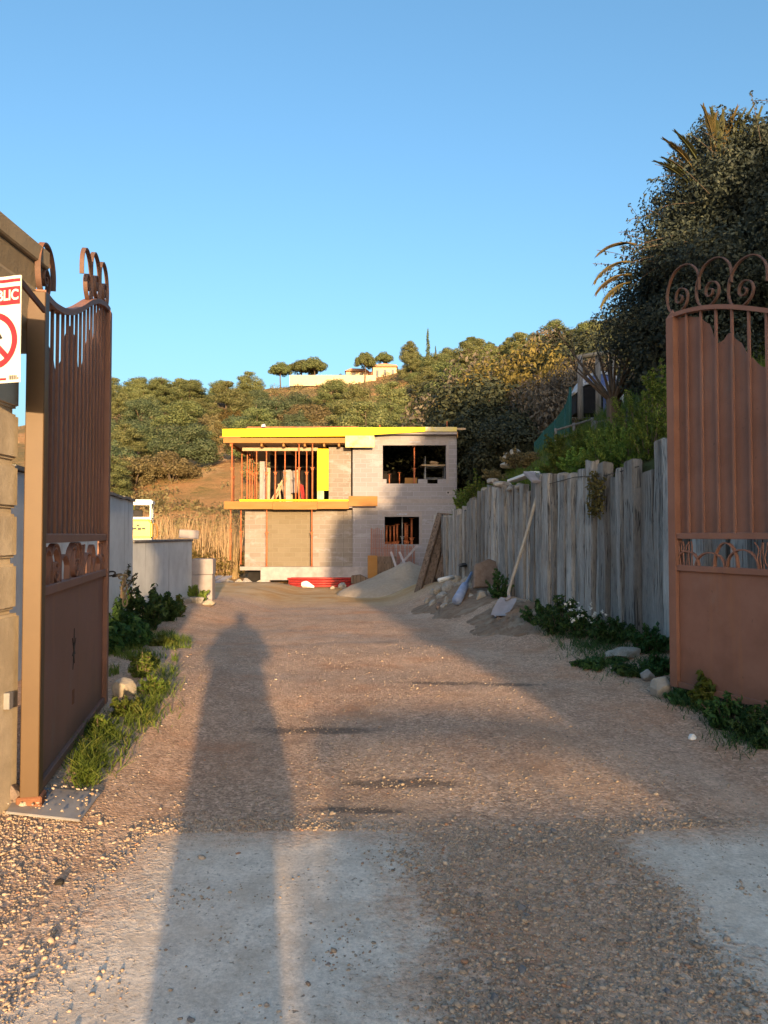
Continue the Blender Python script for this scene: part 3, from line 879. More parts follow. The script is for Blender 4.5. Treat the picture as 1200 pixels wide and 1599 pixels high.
# starter bars on the roof: bundles of rusty rods and a few uprights
roof_rods = thing('rod_bundle', 'long bundle of rusty orange steel rods lying on the roof slab', 'steel rods', (0, YB, bz(669.2)))
mb = MB()
for k in range(7):
    y = .1 + .12 * k
    mb.tube([(bx(383 + 2 * k), y, .03 + .02 * (k % 3)), (bx(558), y + .05, .05 + .02 * (k % 3))], .016, 6)
mb.build('rods', M['rust_prop'], roof_rods)
mb = MB()
for px in (392, 430, 470, 510, 545):
    mb.box(bx(px) - .05, bx(px) + .05, 0, 1, 0.001, .03)
mb.box(bx(382), bx(560), .45, .55, .085, .16)
mb.build('bearers', M['rust_prop'], roof_rods)
o = link('cement_bag', rock_mesh('cement_bag', 5, .13, .2, .12), M['white'])
o.location = (bx(409), YB + .4, bz(665) + .07)
tag(o, 'small white bag on the rusty rods on the roof', 'bag')
for px, h, lab in ((593, .3, 'short rusty rod standing on the roof above the middle'), (700, .45, 'short rusty rod standing near the right corner of the roof')):
    mb = MB(); mb.tube([(0, 0, 0), (.01, 0, h)], .022, 6); mb.box(-.05, .05, -.05, .05, -.01, .02)
    o = mb.build('steel_rod', M['rust_prop']); o.location = (bx(px), YB + .5, bz(671.5) + .01)
    tag(o, lab, 'steel rod')

# ------------------------------------------------------------------ telescopic steel props
def make_prop(H):
    t = thing('steel_prop', '', 'steel prop')
    mb = MB(); mb.tube([(0, 0, .01), (0, 0, H * .58)], .034, 8); mb.build('outer_tube', M['rust_prop'], t, True)
    mb = MB(); mb.tube([(0, 0, H * .55), (0, 0, H - .012)], .026, 8); mb.build('inner_tube', M['rust_prop'], t, True)
    mb = MB(); mb.box(-.07, .07, -.07, .07, 0, .012); mb.build('base_plate', M['rust_prop'], t)
    mb = MB(); mb.box(-.07, .07, -.07, .07, H - .012, H); mb.build('top_plate', M['rust_prop'], t)
    mb = MB(); mb.tube([(0, 0, H * .555), (0, 0, H * .605)], .052, 8); mb.tube([(-.09, 0, H * .6), (.09, 0, H * .6)], .012, 6); mb.build('collar', M['rust_prop'], t)
    return t
HU = bz(703) - bz(787)          # loggia props
UPS = [(362, -.25, bz(693.4)), (366.5, 4.5, bz(693.4)), (377.5, 1.6, bz(693.4)), (386, .9, None), (390, 1.7, None), (394, 2.6, None), (398, 3.4, None), (400.5, .21, None),
       (416, .21, None), (430, .21, None), (445, .21, None), (462, .21, None), (467, -.2, bz(693.3)), (479, .21, None), (488, -.22, bz(693.3))]
names = ['outermost left', 'second from the left', 'third from the left', 'fourth from the left', 'fifth from the left', 'sixth from the left', 'seventh from the left', 'eighth from the left',
         'ninth from the left', 'tenth from the left', 'eleventh from the left', 'fourth from the right', 'third from the right', 'second from the right', 'last on the right']
proto = make_prop(HU)
for i, ((px, dy, top), nm) in enumerate(zip(UPS, names)):
    lab = 'rusty orange steel prop in the upper loggia, ' + nm
    k = ((top or bz(703)) - bz(786.8)) / HU
    scale = YB / (YB + dy)
    loc = (bx(px) / scale, YB + dy, bz(786.8))
    if px < 370 and dy > 3: loc = (bx(365) / scale, YB + dy, bz(786.8))
    o = proto if i == 0 else dup(proto, loc)
    o.location = loc; o.scale = (1, 1, k)
    if dy > .5: o.scale = (1, 1, (bz(693.6) - bz(786.8)) / HU)
    tag(o, lab, 'steel prop', 'steel props in the loggia')
proto2 = make_prop(bz(795.6) - bz(883))
for i, (px, dy, base, lab) in enumerate(((362, -.2, 874, 'tall rusty prop under the far left corner of the balcony'), (377, -.05, 881, 'rusty prop beside the left end of the lower block wall'),
                                    (418, -.2, 884, 'rusty prop in front of the lower wall, left edge of the brown infill'), (488, -.2, 884, 'dark rusty prop in front of the lower wall, right edge of the brown infill'))):
    loc = (bx(px), YB + dy, bz(base)); k = (bz(795.6) - bz(base)) / (bz(795.6) - bz(883))
    o = proto2 if i == 0 else dup(proto2, loc)
    o.location = loc; o.scale = (1, 1, k)
    tag(o, lab, 'steel prop', 'steel props under the balcony')
proto3 = make_prop(bz(695.2) - bz(782.5))
proto3.location = (bx(648), YB + .35, bz(782.5)); tag(proto3, 'single full-height rusty prop standing in the wide upper window', 'steel prop')
p4 = dup(proto3, (bx(608.5), YB + .5, bz(782.5)), scale=(1, 1, .5), label='short rusty prop at the left of the wide upper window')
p5 = dup(proto3, (bx(624.5), YB + .5, bz(782.5)), scale=(1, 1, .53), label='second short rusty prop, left of the full-height one in the upper window')
p6 = dup(proto3, (bx(629), YB + .5, bz(886)), scale=(1, 1, (bz(806) - bz(886)) / (bz(695.2) - bz(782.5))), label='grey prop in the middle of the small lower window')
for c in p6.children:
    c.data = c.data.copy(); c.data.materials[0] = M['galv']
for i, (px, hh, lab) in enumerate(((604, .8, 'first rusty prop from the left behind the lower window sill'), (610, .78, 'second rusty prop from the left behind the lower window sill'), (616, .8, 'third rusty prop from the left behind the lower window sill'),
                                   (621, .85, 'rusty prop just left of the grey prop in the lower window'), (634, .9, 'rusty prop just right of the grey prop in the lower window'), (637, .82, 'second rusty prop right of the grey prop in the lower window'), (644, 1.1, 'tallest rusty prop at the right of the lower window'))):
    dup(proto3, (bx(px), YB + .6 + .1 * (i % 2), bz(886)), scale=(1.6, 1.6, (1.0 + hh) / (bz(695.2) - bz(782.5))), label=lab, group='props stored behind the lower window')

# scaffold tower inside the upper window
sc = thing('scaffold_tower', 'light grey metal scaffold tower with a plank deck inside the upper window', 'scaffold', (bx(682), YB + .9, bz(782.5)))
w2, H2 = .42, bz(709) - bz(782.5)
mb = MB()
for sx in (-1, 1):
    for y in (0, .8):
        mb.tube([(sx * w2, y, 0), (sx * w2, y, H2 if sx < 0 else H2 - .45)], .024, 8)
mb.build('uprights', M['galv'], sc, True)
mb = MB()
for z in (.75, 1.05, H2 - .45):
    for y in (0, .8): mb.tube([(-w2, y, z), (w2, y, z)], .02, 6)
    for sx in (-1, 1): mb.tube([(sx * w2, 0, z), (sx * w2, .8, z)], .02, 6)
mb.build('rungs', M['galv'], sc, True)
mb = MB(); mb.box(-.6, .62, -.1, .9, H2 - .42, H2 - .36); mb.build('deck', M['timber'], sc)
o = link('cement_bag', rock_mesh('cement_bag', 8, .2, .18, .12), M['timber']); o.location = (bx(682), YB + 1.1, bz(782.5) + H2 - .28)
tag(o, 'tan bag on the deck of the scaffold tower', 'bag')
mb = MB(); mb.box(-.27, .27, -.04, 0, 0, 1.05); mb.box(-.27, -.2, .001, .2, 0, 1.05); mb.box(.2, .27, .001, .2, 0, 1.05)
o = mb.build('wooden_crate', M['board_orange'], None, bevel=.005); o.location = (bx(643), YB + .75, bz(782.5)); tag(o, 'orange-brown plywood crate behind the sill of the upper window', 'crate')

# planks and panels leaning in the loggia
def plank(px0, py0, px1, py1, dy0, dy1, w, lab, mat='timber', th=.03, name='wooden_plank', group='planks leaning in the loggia'):
    mb = MB(); a = Vector((bx(px0), YB + dy0, bz(py0))); b = Vector((bx(px1), YB + dy1, bz(py1)))
    mb.bar((0, 0, 0), b - a, w, th, up=(0, 1, 0))
    o = mb.build(name, M[mat], None, bevel=.004); o.location = a
    return tag(o, lab, 'plank', group)
plank(418, 781, 437, 739, 1.0, 1.6, .09, 'pale plank leaning to the right in the loggia, lower left')
plank(421.5, 781, 439, 741, 1.2, 1.8, .08, 'second pale plank leaning to the right beside the lower left one')
plank(433, 782, 428, 752, 1.0, 1.4, .08, 'short pale plank leaning to the left, crossing the two others')
plank(441, 782, 432, 750, 1.1, 1.5, .07, 'thin pale plank right of the crossing planks')
plank(440, 781, 437, 726, 1.8, 2.4, .34, 'wide grey plank standing upright behind the crossing planks', 'concrete')
plank(447, 781, 441, 727, 1.9, 2.4, .16, 'pale narrow plank standing beside the wide grey one')
plank(452, 766, 449, 728, 1.7, 2.2, .27, 'panel of patched grey wood standing in the loggia', 'lintel')
plank(461, 779, 455, 726, 1.9, 2.3, .13, 'leaning pale board right of the patched panel')
plank(469, 778, 463, 752, 1.2, 1.6, .12, 'red-brown board leaning near the right end of the loggia', 'red_tube')
plank(473, 778, 466, 754, 1.0, 1.5, .10, 'second red-brown board leaning at the right end of the loggia', 'red_tube')
plank(405, 781, 404.5, 724, 1.6, 1.8, .2, 'grey upright plank near the left column of the loggia', 'concrete')
plank(411.5, 781, 411, 725, 1.4, 1.6, .12, 'pale upright plank right of the left column of the loggia')

# ------------------------------------------------------------------ in front of the house
# stacked red tubes
k = 0
rows = [(6, 0), (5, 1), (4, 2), (2, 3)]
labs = ['bottom row', 'second row', 'third row', 'top row']
for n_, r_ in rows:
    for i in range(n_):
        mb = MB(); L = rng.uniform(2.3, 2.6)
        mb.tube([(-L / 2, 0, 0), (L / 2, 0, 0)], .045, 10)
        t = mb.build('steel_tube', M['red_tube'], None, True)
        t.location = (bx(511) + rng.uniform(-.08, .08), YB - 2.4 + (i - n_ / 2) * .1, ground_z(bx(511), YB - 2.4) + .06 + r_ * .092)
        t.rotation_euler = (0, rng.uniform(-.012, .015), rng.uniform(-.03, .03))
        tag(t, 'red painted steel tube in the %s of the pile before the house' % labs[r_], 'steel tube', 'red tubes piled before the house')
o = link('plastic_bag', rock_mesh('plastic_bag', 12, .3, .2, .14, rough=.5), M['white']); o.location = at(479, 914, 28.6); tag(o, 'white plastic bag lying against the red tubes', 'bag')
mb = MB(); mb.prism([(-.3, 0), (.32, 0), (.38, .18), (.05, .34), (-.3, .3)], -.2, .2)
o = mb.build('wood_block', M['sleeper_brown'], None, bevel=.01); o.location = at(561, 911, 28.9); tag(o, 'brown lump of wood at the right end of the red tubes', 'wood block')
mb = MB(); mb.box(-.19, .19, -.03, .03, 0, 1.05); mb.box(-.19, .19, -.05, -.031, .9, .98)
o = mb.build('formwork_board', M['board_orange'], None, bevel=.005); p = at(582, 909, 29.2); o.location = p; tag(o, 'orange-yellow board standing upright beside the sand heap', 'board')
mb = MB(); mb.box(-.42, .42, -.05, .05, 0, 1.0); mb.box(-.42, .42, -.07, -.051, .1, .2); mb.box(-.42, .42, -.07, -.051, .7, .8)
o = mb.build('weathered_board', M['sleeper_brown'], None, bevel=.005); o.location = at(603, 908, 29.6); o.rotation_euler = (-.12, 0, 0); tag(o, 'weathered brown panel standing behind the sand heap', 'panel')
# pale stakes / starter bars in front of the lower window
cage = thing('starter_bars', 'dense row of pale rusty starter bars sticking up before the lower window', 'rebar', (0, YB - .8, bz(905)))
xsb = [579.5, 581.5, 584, 586.5, 588, 591, 593, 595.5, 598, 600.5, 602, 604, 606.5, 609, 611, 613, 615.5, 618, 620, 622.5, 625, 627, 629.5, 632, 634, 636.5, 639, 641, 643.5, 646, 648]
for i, px in enumerate(xsb):
    top = bz(826 + rng.uniform(-3, 3) if px < 600 else 849 + rng.uniform(-2, 4)) - bz(905)
    mb = MB(); x = bx(px) * (YB - .8) / YB
    mb.tube([(x, .1 * (i % 3), 0), (x + rng.uniform(-.03, .03), .1 * (i % 3), top)], .017, 6)
    mb.build('bar', M['rebar'], cage)
mb = MB()
for z in (.5, .95, 1.35): mb.tube([(bx(580), .15, z), (bx(648), .15, z)], .012, 6)
mb.build('cross_bars', M['rebar'], cage)
for a, b, lab in (((611, 862), (619, 886), 'broken pale lath leaning behind the sand heap'), ((624, 862), (633, 882), 'second broken lath behind the sand heap'), ((652, 852), (620, 888), 'long grey plank slanting down behind the sand heap')):
    pa, pb = at(*a, 29.3), at(*b, 28.8)
    mb = MB(); mb.bar((0, 0, 0), pb - pa, .09, .03, up=(0, 1, 0)); o = mb.build('wooden_plank', M['concrete'], None); o.location = pa
    tag(o, lab, 'plank')

# sand heap
def sand_heap():
    n, m = 40, 14
    V = [(0, 0, 1.0)]
    Fc = []
    for j in range(1, m + 1):
        r = j / m
        for i in range(n):
            a = 2 * math.pi * i / n
            rr = r * (1 + .12 * mnoise.noise(Vector((math.cos(a) * 1.3, math.sin(a) * 1.3, 4))))
            x, y = math.cos(a) * rr, math.sin(a) * rr
            x -= .12 * (1 - (1 - r)) * 0
            z = max(0.0, (1 - r)) ** 1.1 + .13 * mnoise.noise(Vector((x * 2.4, y * 2.4, 2))) * (1 - r * .6) + .05 * mnoise.noise(Vector((x * 7, y * 7, 4)))
            V.append((x, y, z - (0.12 if j == m else 0)))
    for i in range(n):
        Fc.append((0, 1 + i, 1 + (i + 1) % n))
    for j in range(m - 1):
        for i in range(n):
            a, b = 1 + j * n + i, 1 + j * n + (i + 1) % n
            Fc.append((a, a + n, b + n, b))
    me = bpy.data.meshes.new('sand_heap')
    me.from_pydata(V, [], Fc)
    for p in me.polygons: p.use_smooth = True
    return me
sh = link('sand_heap', sand_heap(), M['sand'])
sh.location = (at(640, 878, 24.5).x, 24.5, -.42); sh.scale = (2.45, 1.9, 1.0)
tag(sh, 'heap of grey-beige sand in front of the house, beside the leaning sleepers', 'sand heap')

# ================================================================== entrance gates
SCROLL = [(1.0, .34), (1.0, .60), (.92, .80), (.74, .96), (.50, 1.0), (.25, .92), (.07, .70), (.0, .42), (.06, .16), (.22, .02), (.42, .02), (.60, .14), (.66, .32), (.58, .47), (.43, .52), (.31, .44), (.29, .30), (.36, .22), (.46, .24), (.49, .33), (.43, .38)]
SCROLL_P = spline(SCROLL, 6)
def gate_leaf(name, label, hinge, tip, top_tab, side, zb, scrolls, n_bars):
    h, tp = Vector((*hinge, 0)), Vector((*tip, 0))
    d = tp - h
    L = d.length
    g = thing(name, label, 'gate', (h.x, h.y, zb), (0, 0, math.atan2(d.y, d.x)))
    zt = lambda s: smooth_table(top_tab, s / L) - zb
    fy = side                                # side of the leaf that shows bars
    hs, fs = zt(0.04), zt(L - 0.04)
    mb = MB(); mb.box(-.002, .086, -.044, .044, -.04, hs - .01); mb.build('hinge_stile', M['gate_post'], g, bevel=.004)
    mb = MB(); mb.box(L - .08, L, -.04, .04, 0, fs - .02)
    mb.add([(L - .08, -.04, fs - .02), (L, -.04, fs - .02), (L, .04, fs - .02), (L - .08, .04, fs - .02), (L - .04, 0, fs + .06)], [(0, 1, 4), (1, 2, 4), (2, 3, 4), (3, 0, 4), (3, 2, 1, 0)])
    mb.build('free_stile', M['gate'], g)
    mb = MB(); mb.ribbon([(s, zt(s)) for s in np.linspace(.06, L - .03, 40)], .035, -.032, .032); mb.build('top_rail', M['gate'], g)
    for z0, z1 in ((1.275, 1.325), (1.0, 1.05), (.0, .05)):
        mb = MB(); mb.box(.087, L - .081, -.03, .03, z0, z1); mb.build('rail', M['gate'], g, bevel=.003)
    mb = MB(); mb.box(.09, L - .085, -.006, .006, .051, .999); mb.build('lower_panel', M['gate'], g)
    # sheet with a wavy top behind the bars
    WV = [(0, .03), (.15, .03), (.30, .06), (.42, .13), (.50, .30), (.55, .28), (.62, .21), (.72, .27), (.82, .38), (.93, .44), (1.02, .42), (1.08, .28), (1.14, .18), (1.3, .1), (1.42, .14), (1.55, .3), (1.66, .36), (1.78, .24), (1.9, .2), (2.05, .34), (2.3, .3), (2.5, .3)]
    ss = np.linspace(.092, L - .085, 90)
    def wave(q):
        for (x0, y0), (x1, y1) in zip(WV, WV[1:]):
            if q <= x1:
                return y0 + (y1 - y0) * sm(x0, x1, q)
        return WV[-1][1]
    mb = MB()
    y = -fy * .022
    top = [(s, zt(s) - wave(L - s)) for s in ss]
    for i in range(len(top) - 1):
        (a, za), (b, zb2) = top[i], top[i + 1]
        for yy in (y, y - fy * .003):
            mb.add([(a, yy, 1.326), (b, yy, 1.326), (b, yy, zb2), (a, yy, za)], [(0, 1, 2, 3)])
        mb.add([(a, y, za), (b, y, zb2), (b, y - fy * .003, zb2), (a, y - fy * .003, za)], [(0, 1, 2, 3)])
    mb.build('upper_sheet', M['gate'], g)
    for i in range(n_bars):
        s = L - .04 - (i + 1) * (L - .12) / (n_bars + 1)
        mb = MB(); mb.box(s - .010, s + .010, fy * .002 - .008, fy * .002 + .008, 1.3255, zt(s) - .012); mb.build('bar', M['gate'], g)
    # big scrolls on the top rail
    for s0, wdt, hgt, flip in scrolls:
        sgn = -1 if not flip else 1
        base = zt(s0 + sgn * wdt * .35) + .008
        mb = MB(); mb.ribbon([(s0 + sgn * p[0] * wdt, base + p[1] * hgt) for p in SCROLL_P], .009, -.014, .014)
        mb.build('scroll', M['gate_dark'], g)
    # wrought band between the two middle rails
    def arc(c, r, a0, a1, sq=1.0):
        return [(c + r * math.cos(a), 1.05 + r * sq * math.sin(a)) for a in np.linspace(a0, a1, 22)]
    for c, r, sq in ((L - .18, .12, 1.0), (L - .42, .15, .75), (L - .58, .115, 1.7), (L - .74, .15, .95), (.45, .15, 1.3), (.28, .12, 1.6), (.7, .15, 1.0), (.95, .14, 1.4)):
        mb = MB(); mb.ribbon(arc(c, r, 0, math.pi, sq), .010, -.016, .016); mb.build('band_arch', M['gate'], g)
    rr = random.Random(3)
    for c in (L - .12, L - .98, .16):
        mb = MB()
        for k in range(9):
            x0 = c + (k - 4) * .026
            pts = [(x0 + rr.uniform(-.012, .012) + (rr.uniform(-.03, .03) if j == 3 else 0), rr.uniform(-.01, .01), 1.05 + j * (.225 / 3) * (0.9 if j == 3 else 1)) for j in range(4)]
            mb.tube(spline(pts, 4), .0065, 5)
        mb.build('reed_ornament', M['gate'], g)
    for c, sg in ((L - 1.25, 1), (.6, -1), (1.15, -1)):
        mb = MB(); mb.ribbon([(c + sg * p[0] * .26, 1.052 + p[1] * .215) for p in SCROLL_P], .009, -.016, .016); mb.build('band_scroll', M['gate'], g)
    return g, L, zt

LH, LT = (-1.76, 3.71), (-2.225, 5.89)
LTOP = [(0, 2.70), (.08, 2.685), (.18, 2.715), (.30, 2.77), (.405, 2.85), (.525, 2.96), (.65, 3.085), (.80, 3.19), (.93, 3.24), (1, 3.25)]
gl, LL, ltop = gate_leaf('gate_leaf', 'left leaf of the brown steel gate, seen edge-on with a sunlit hinge post', LH, LT, LTOP, -1, .13,
                         [(2.23, .36, .31, False), (1.87, .36, .315, False), (1.53, .36, .33, False), (.02, .34, .29, True)], 15)
mb = MB(); mb.box(-.01, .1, -.06, .06, -.05, .02); mb.build('foot', M['gate_rust'], gl, bevel=.006)
# small black star-shaped mark on the lower panel
star = []
rs = random.Random(5)
for k in range(14):
    a = 2 * math.pi * k / 14 + .2
    r = (.13 if k % 2 else .035) * rs.uniform(.6, 1.15)
    star.append((1.03 + r * .5 * math.cos(a), .58 + r * math.sin(a)))
mb = MB(); mb.prism(star, -.0095, -.0062); mb.build('star_hole', M['black'], gl)
mb = MB(); mb.box(1.0, 1.06, -.0085, -.0062, .25, .34); mb.build('rust_patch', M['gate_rust'], gl)

RT, RH = (2.52, 6.48), (3.43, 4.33)
RTOP = [(0, 2.80), (.15, 2.81), (.3, 2.88), (.42, 2.99), (.57, 3.15), (.745, 3.30), (.88, 3.365), (1, 3.37)]
gr, RL, rtop = gate_leaf('gate_leaf', 'right leaf of the brown steel gate, facing us in the shade', RH, RT, RTOP, 1, .14,
                         [(RL_ := math.hypot(.91, 2.15) + .02, .36, .40, False), (RL_ - .33, .36, .38, False), (RL_ - .66, .36, .38, False), (.02, .34, .32, True)], 13)
mb = MB(); mb.box(.0, .1, -.06, .06, -.05, .02); mb.build('foot', M['gate_rust'], gr, bevel=.006)

# chain hanging from the free end of the left leaf
ch = thing('chain', 'dark iron chain hanging from the free end of the left gate leaf', 'chain', (LT[0] + .02, LT[1] + .0, 1.14))
pos = Vector((0, -.02, 0))
for i in range(7):
    mb = MB()
    pts = []
    for k in range(17):
        a = 2 * math.pi * k / 16
        pts.append((.018 * math.cos(a), 0, .036 * math.sin(a) * 1.0))
    mm = Matrix.Rotation(math.pi / 2 * (i % 2) + .4, 4, 'Z')
    if i < 3:
        mm = Matrix.Translation(Vector((.03 + .05 * i, .01, -.012 * i))) @ Matrix.Rotation(1.35, 4, 'Y') @ mm
    else:
        mm = Matrix.Translation(Vector((.145, .01, -.055 - .056 * (i - 3)))) @ mm
    mb.tube([mm @ Vector(p) for p in pts], .0065, 6, cap=False)
    mb.build('chain_link', M['black'], ch, True)

# ------------------------------------------------------------------ stone gate pillars
def gate_pillar(label, x0, x1, y0, y1, cap_out, face_side):
    t = thing('gate_pillar', label, 'pillar', (0, 0, 0))
    courses = [(.0, 1.055), (1.075, 1.305), (1.335, 1.555), (1.585, 1.80), (1.83, 2.06), (2.09, 2.36)]
    mb = MB()
    for i, (a, b) in enumerate(courses):
        e = 0.0 if i else .012
        mb.box(x0 - e, x1 + e, y0 - e, y1 + e, a, b)
    me = mb.mesh('shaft', False, .014, 2)
    link('shaft', me, M['pillar'], t)
    mb = MB(); mb.box(x0 + .025, x1 - .025, y0 + .025, y1 - .025, .02, 2.42); mb.build('core', M['pillar'], t)
    # head: sloping moulding then a cap slab
    mb = MB()
    z = [(2.38, .02), (2.50, .03), (2.53, .055), (2.70, .075), (2.73, .05), (2.84, .075)]
    prev = None
    V, Fc = [], []
    for zz, o in z:
        V += [(x0 - o, y0 - o, zz), (x1 + o, y0 - o, zz), (x1 + o, y1 + o, zz), (x0 - o, y1 + o, zz)]
    for j in range(len(z) - 1):
        for k in range(4):
            Fc.append((4 * j + k, 4 * j + (k + 1) % 4, 4 * j + 4 + (k + 1) % 4, 4 * j + 4 + k))
    Fc += [(3, 2, 1, 0), tuple(range(4 * len(z) - 4, 4 * len(z)))]
    mb.add(V, Fc); mb.build('moulding', M['pillar'], t)
    c = cap_out
    mb = MB(); mb.box(x0 - c, x1 + c, y0 - c, y1 + c, 2.845, 2.94)
    mb.add([(x0 - c + .02, y0 - c + .02, 2.94), (x1 + c - .02, y0 - c + .02, 2.94), (x1 + c - .02, y1 + c - .02, 2.94), (x0 - c + .02, y1 + c - .02, 2.94), ((x0 + x1) / 2, (y0 + y1) / 2, 3.06)],
           [(0, 1, 4), (1, 2, 4), (2, 3, 4), (3, 0, 4)])
    mb.build('cap', M['pillar'], t, bevel=.008)
    return t
pl = gate_pillar('weathered stone gate pillar with grooved courses and dark cap at the left edge', -2.36, -1.86, 3.30, 3.76, .10, 1)
mb = MB(); mb.box(-1.859, -1.852, 3.50, 3.75, .58, .70); mb.box(-1.852, -1.82, 3.62, 3.66, .60, .68); hb = mb.build('hinge_bracket', M['galv'], pl, bevel=.002)
pr = gate_pillar('stone gate pillar carrying the right leaf, at the right of the entrance', 3.52, 4.02, 3.85, 4.31, .10, -1)

# ------------------------------------------------------------------ building-site notice
sg = thing('warning_sign', 'white notice with red prohibition circle and the word PUBLIC on the left pillar', 'sign', (-1.745, 3.255, 2.12), (0, 0, R(-3)))
SW, SH = .295, .475
M['sign_white'] = rough_mat('sign_white', (0.656, 0.638, 0.578), (0.689, 0.672, 0.612), 6, .03, .001, .5)
M['sign_red'] = rough_mat('sign_red', (0.62, 0.02, 0.03), (0.66, 0.03, 0.04), 6, .03, .001, .5)
M['sign_black'] = rough_mat('sign_black', (0.02, 0.02, 0.02), (0.03, 0.03, 0.03), 6, .03, .001, .5)
def bend(x): return -.018 * (max(0, x / (SW / 2)) ** 2) + .004 * math.sin(x * 40)
mb = MB()
N = 24
for i in range(N):
    a, b = -SW / 2 + SW * i / N, -SW / 2 + SW * (i + 1) / N
    mb.add([(a, bend(a), 0), (b, bend(b), 0), (b, bend(b), SH), (a, bend(a), SH), (a, bend(a) + .004, 0), (b, bend(b) + .004, 0), (b, bend(b) + .004, SH), (a, bend(a) + .004, SH)],
           [(0, 1, 2, 3), (7, 6, 5, 4), (3, 2, 6, 7), (0, 4, 5, 1)])
mb.build('board', M['sign_white'], sg)
def on_sign(mb, x0, x1, z0, z1, off=-.0015):
    n = 12
    for i in range(n):
        a, b = x0 + (x1 - x0) * i / n, x0 + (x1 - x0) * (i + 1) / n
        mb.add([(a, bend(a) + off, z0), (b, bend(b) + off, z0), (b, bend(b) + off, z1), (a, bend(a) + off, z1)], [(0, 1, 2, 3)])
    return mb
on_sign(MB(), -SW / 2 + .004, SW / 2 - .004, SH - .028, SH - .014).build('red_stripe', M['sign_red'], sg)
on_sign(MB(), -SW / 2 + .004, SW / 2 - .004, SH - .128, SH - .048).build('red_band', M['sign_red'], sg)
on_sign(MB(), -SW / 2 + .03, SW / 2 - .07, .012, .022).build('red_stripe', M['sign_red'], sg)
# ring and diagonal bar
def poly_on_sign(pts, off, name, mat):
    bm = bmesh.new()
    vs = [bm.verts.new((x, bend(x) + off, z)) for x, z in pts]
    bm.faces.new(vs)
    bmesh.ops.triangulate(bm, faces=bm.faces)
    me = bpy.data.meshes.new(name); bm.to_mesh(me); bm.free()
    return link(name, me, mat, sg)
cx_, cz_, ro, ri = 0.005, .19, .128, .1
mb = MB()
K = 48
for k in range(K):
    a, b = 2 * math.pi * k / K, 2 * math.pi * (k + 1) / K
    q = [(cx_ + r * math.cos(t), cz_ + r * math.sin(t)) for r, t in ((ri, a), (ro, a), (ro, b), (ri, b))]
    mb.add([(x, bend(x) - .0015, z) for x, z in q], [(0, 1, 2, 3)])
mb.build('prohibition_ring', M['sign_red'], sg)
mb = MB(); e = .013
A, B = Vector((cx_ - ri * .72, cz_ + ri * .72)), Vector((cx_ + ri * .72, cz_ - ri * .72))
for i in range(8):
    p, q = A.lerp(B, i / 8), A.lerp(B, (i + 1) / 8)
    o = Vector((.707, .707)) * e
    mb.add([(v.x, bend(v.x) - .003, v.y) for v in (p - o, q - o, q + o, p + o)], [(0, 1, 2, 3)])
mb.build('prohibition_bar', M['sign_red'], sg)
# walking figure
mb = MB()
def disc(c, r, n=20):
    mb.add([(c[0] + r * math.cos(2 * math.pi * k / n), bend(c[0]) - .002, c[1] + r * math.sin(2 * math.pi * k / n)) for k in range(n)], [tuple(range(n))])
def limb(p, q, wd):
    p, q = Vector(p), Vector(q); t = (q - p).normalized(); o = Vector((-t.y, t.x)) * wd / 2
    mb.add([(v.x, bend(v.x) - .0022, v.y) for v in (p - o, q - o, q + o, p + o)], [(0, 1, 2, 3)])
disc((cx_ - .01, cz_ + .072), .015)
limb((cx_ - .01, cz_ + .052), (cx_ - .012, cz_ - .005), .032)
limb((cx_ - .005, cz_ + .045), (cx_ + .03, cz_ + .035), .012); limb((cx_ + .028, cz_ + .037), (cx_ + .045, cz_ + .008), .012)
limb((cx_ - .012, cz_ + .045), (cx_ - .04, cz_ + .02), .012); limb((cx_ - .04, cz_ + .022), (cx_ - .045, cz_ - .008), .012)
limb((cx_ - .01, cz_), (cx_ + .015, cz_ - .04), .016); limb((cx_ + .013, cz_ - .036), (cx_ + .02, cz_ - .08), .014)
limb((cx_ - .014, cz_), (cx_ - .03, cz_ - .04), .016); limb((cx_ - .03, cz_ - .036), (cx_ - .05, cz_ - .075), .014)
mb.build('walking_figure', M['sign_black'], sg)
def text_mesh(name, body, size, bold=0.0):
    cu = bpy.data.curves.new(name, 'FONT')
    cu.body = body; cu.size = size; cu.align_x = 'CENTER'; cu.align_y = 'CENTER'; cu.offset = bold
    ob = bpy.data.objects.new(name + '_tmp', cu)
    C.objects.link(ob)
    bpy.context.view_layer.update()
    me = bpy.data.meshes.new_from_object(ob.evaluated_get(bpy.context.evaluated_depsgraph_get()))
    bpy.data.objects.remove(ob)
    bpy.data.curves.remove(cu)
    me.name = name
    return me
me = text_mesh('lettering', 'AU PUBLIC', .064, .0018)
for v in me.vertices:
    x = v.co.x * .88; z = v.co.y
    v.co = (x, bend(x) - .003, z + SH - .088)
link('lettering', me, M['sign_white'], sg)
mb = MB()
for k in range(11):
    x = SW / 2 - .055 + k * .0038
    on_sign(mb, x, x + (.0026 if k % 3 else .0016), .012, .032, -.0012)
mb.build('small_print', M['sign_black'], sg)
on_sign(MB(), SW / 2 - .012, SW / 2 - .006, .014, .022).build('red_dot', M['sign_red'], sg)
mb = MB(); mb.bar((SW / 2 - .02, bend(SW / 2) + .008, SH - .012), (-.03 + .05, .42, SH - .02), .012, .03); mb.build('tie_bar', M['gate_rust'], sg)

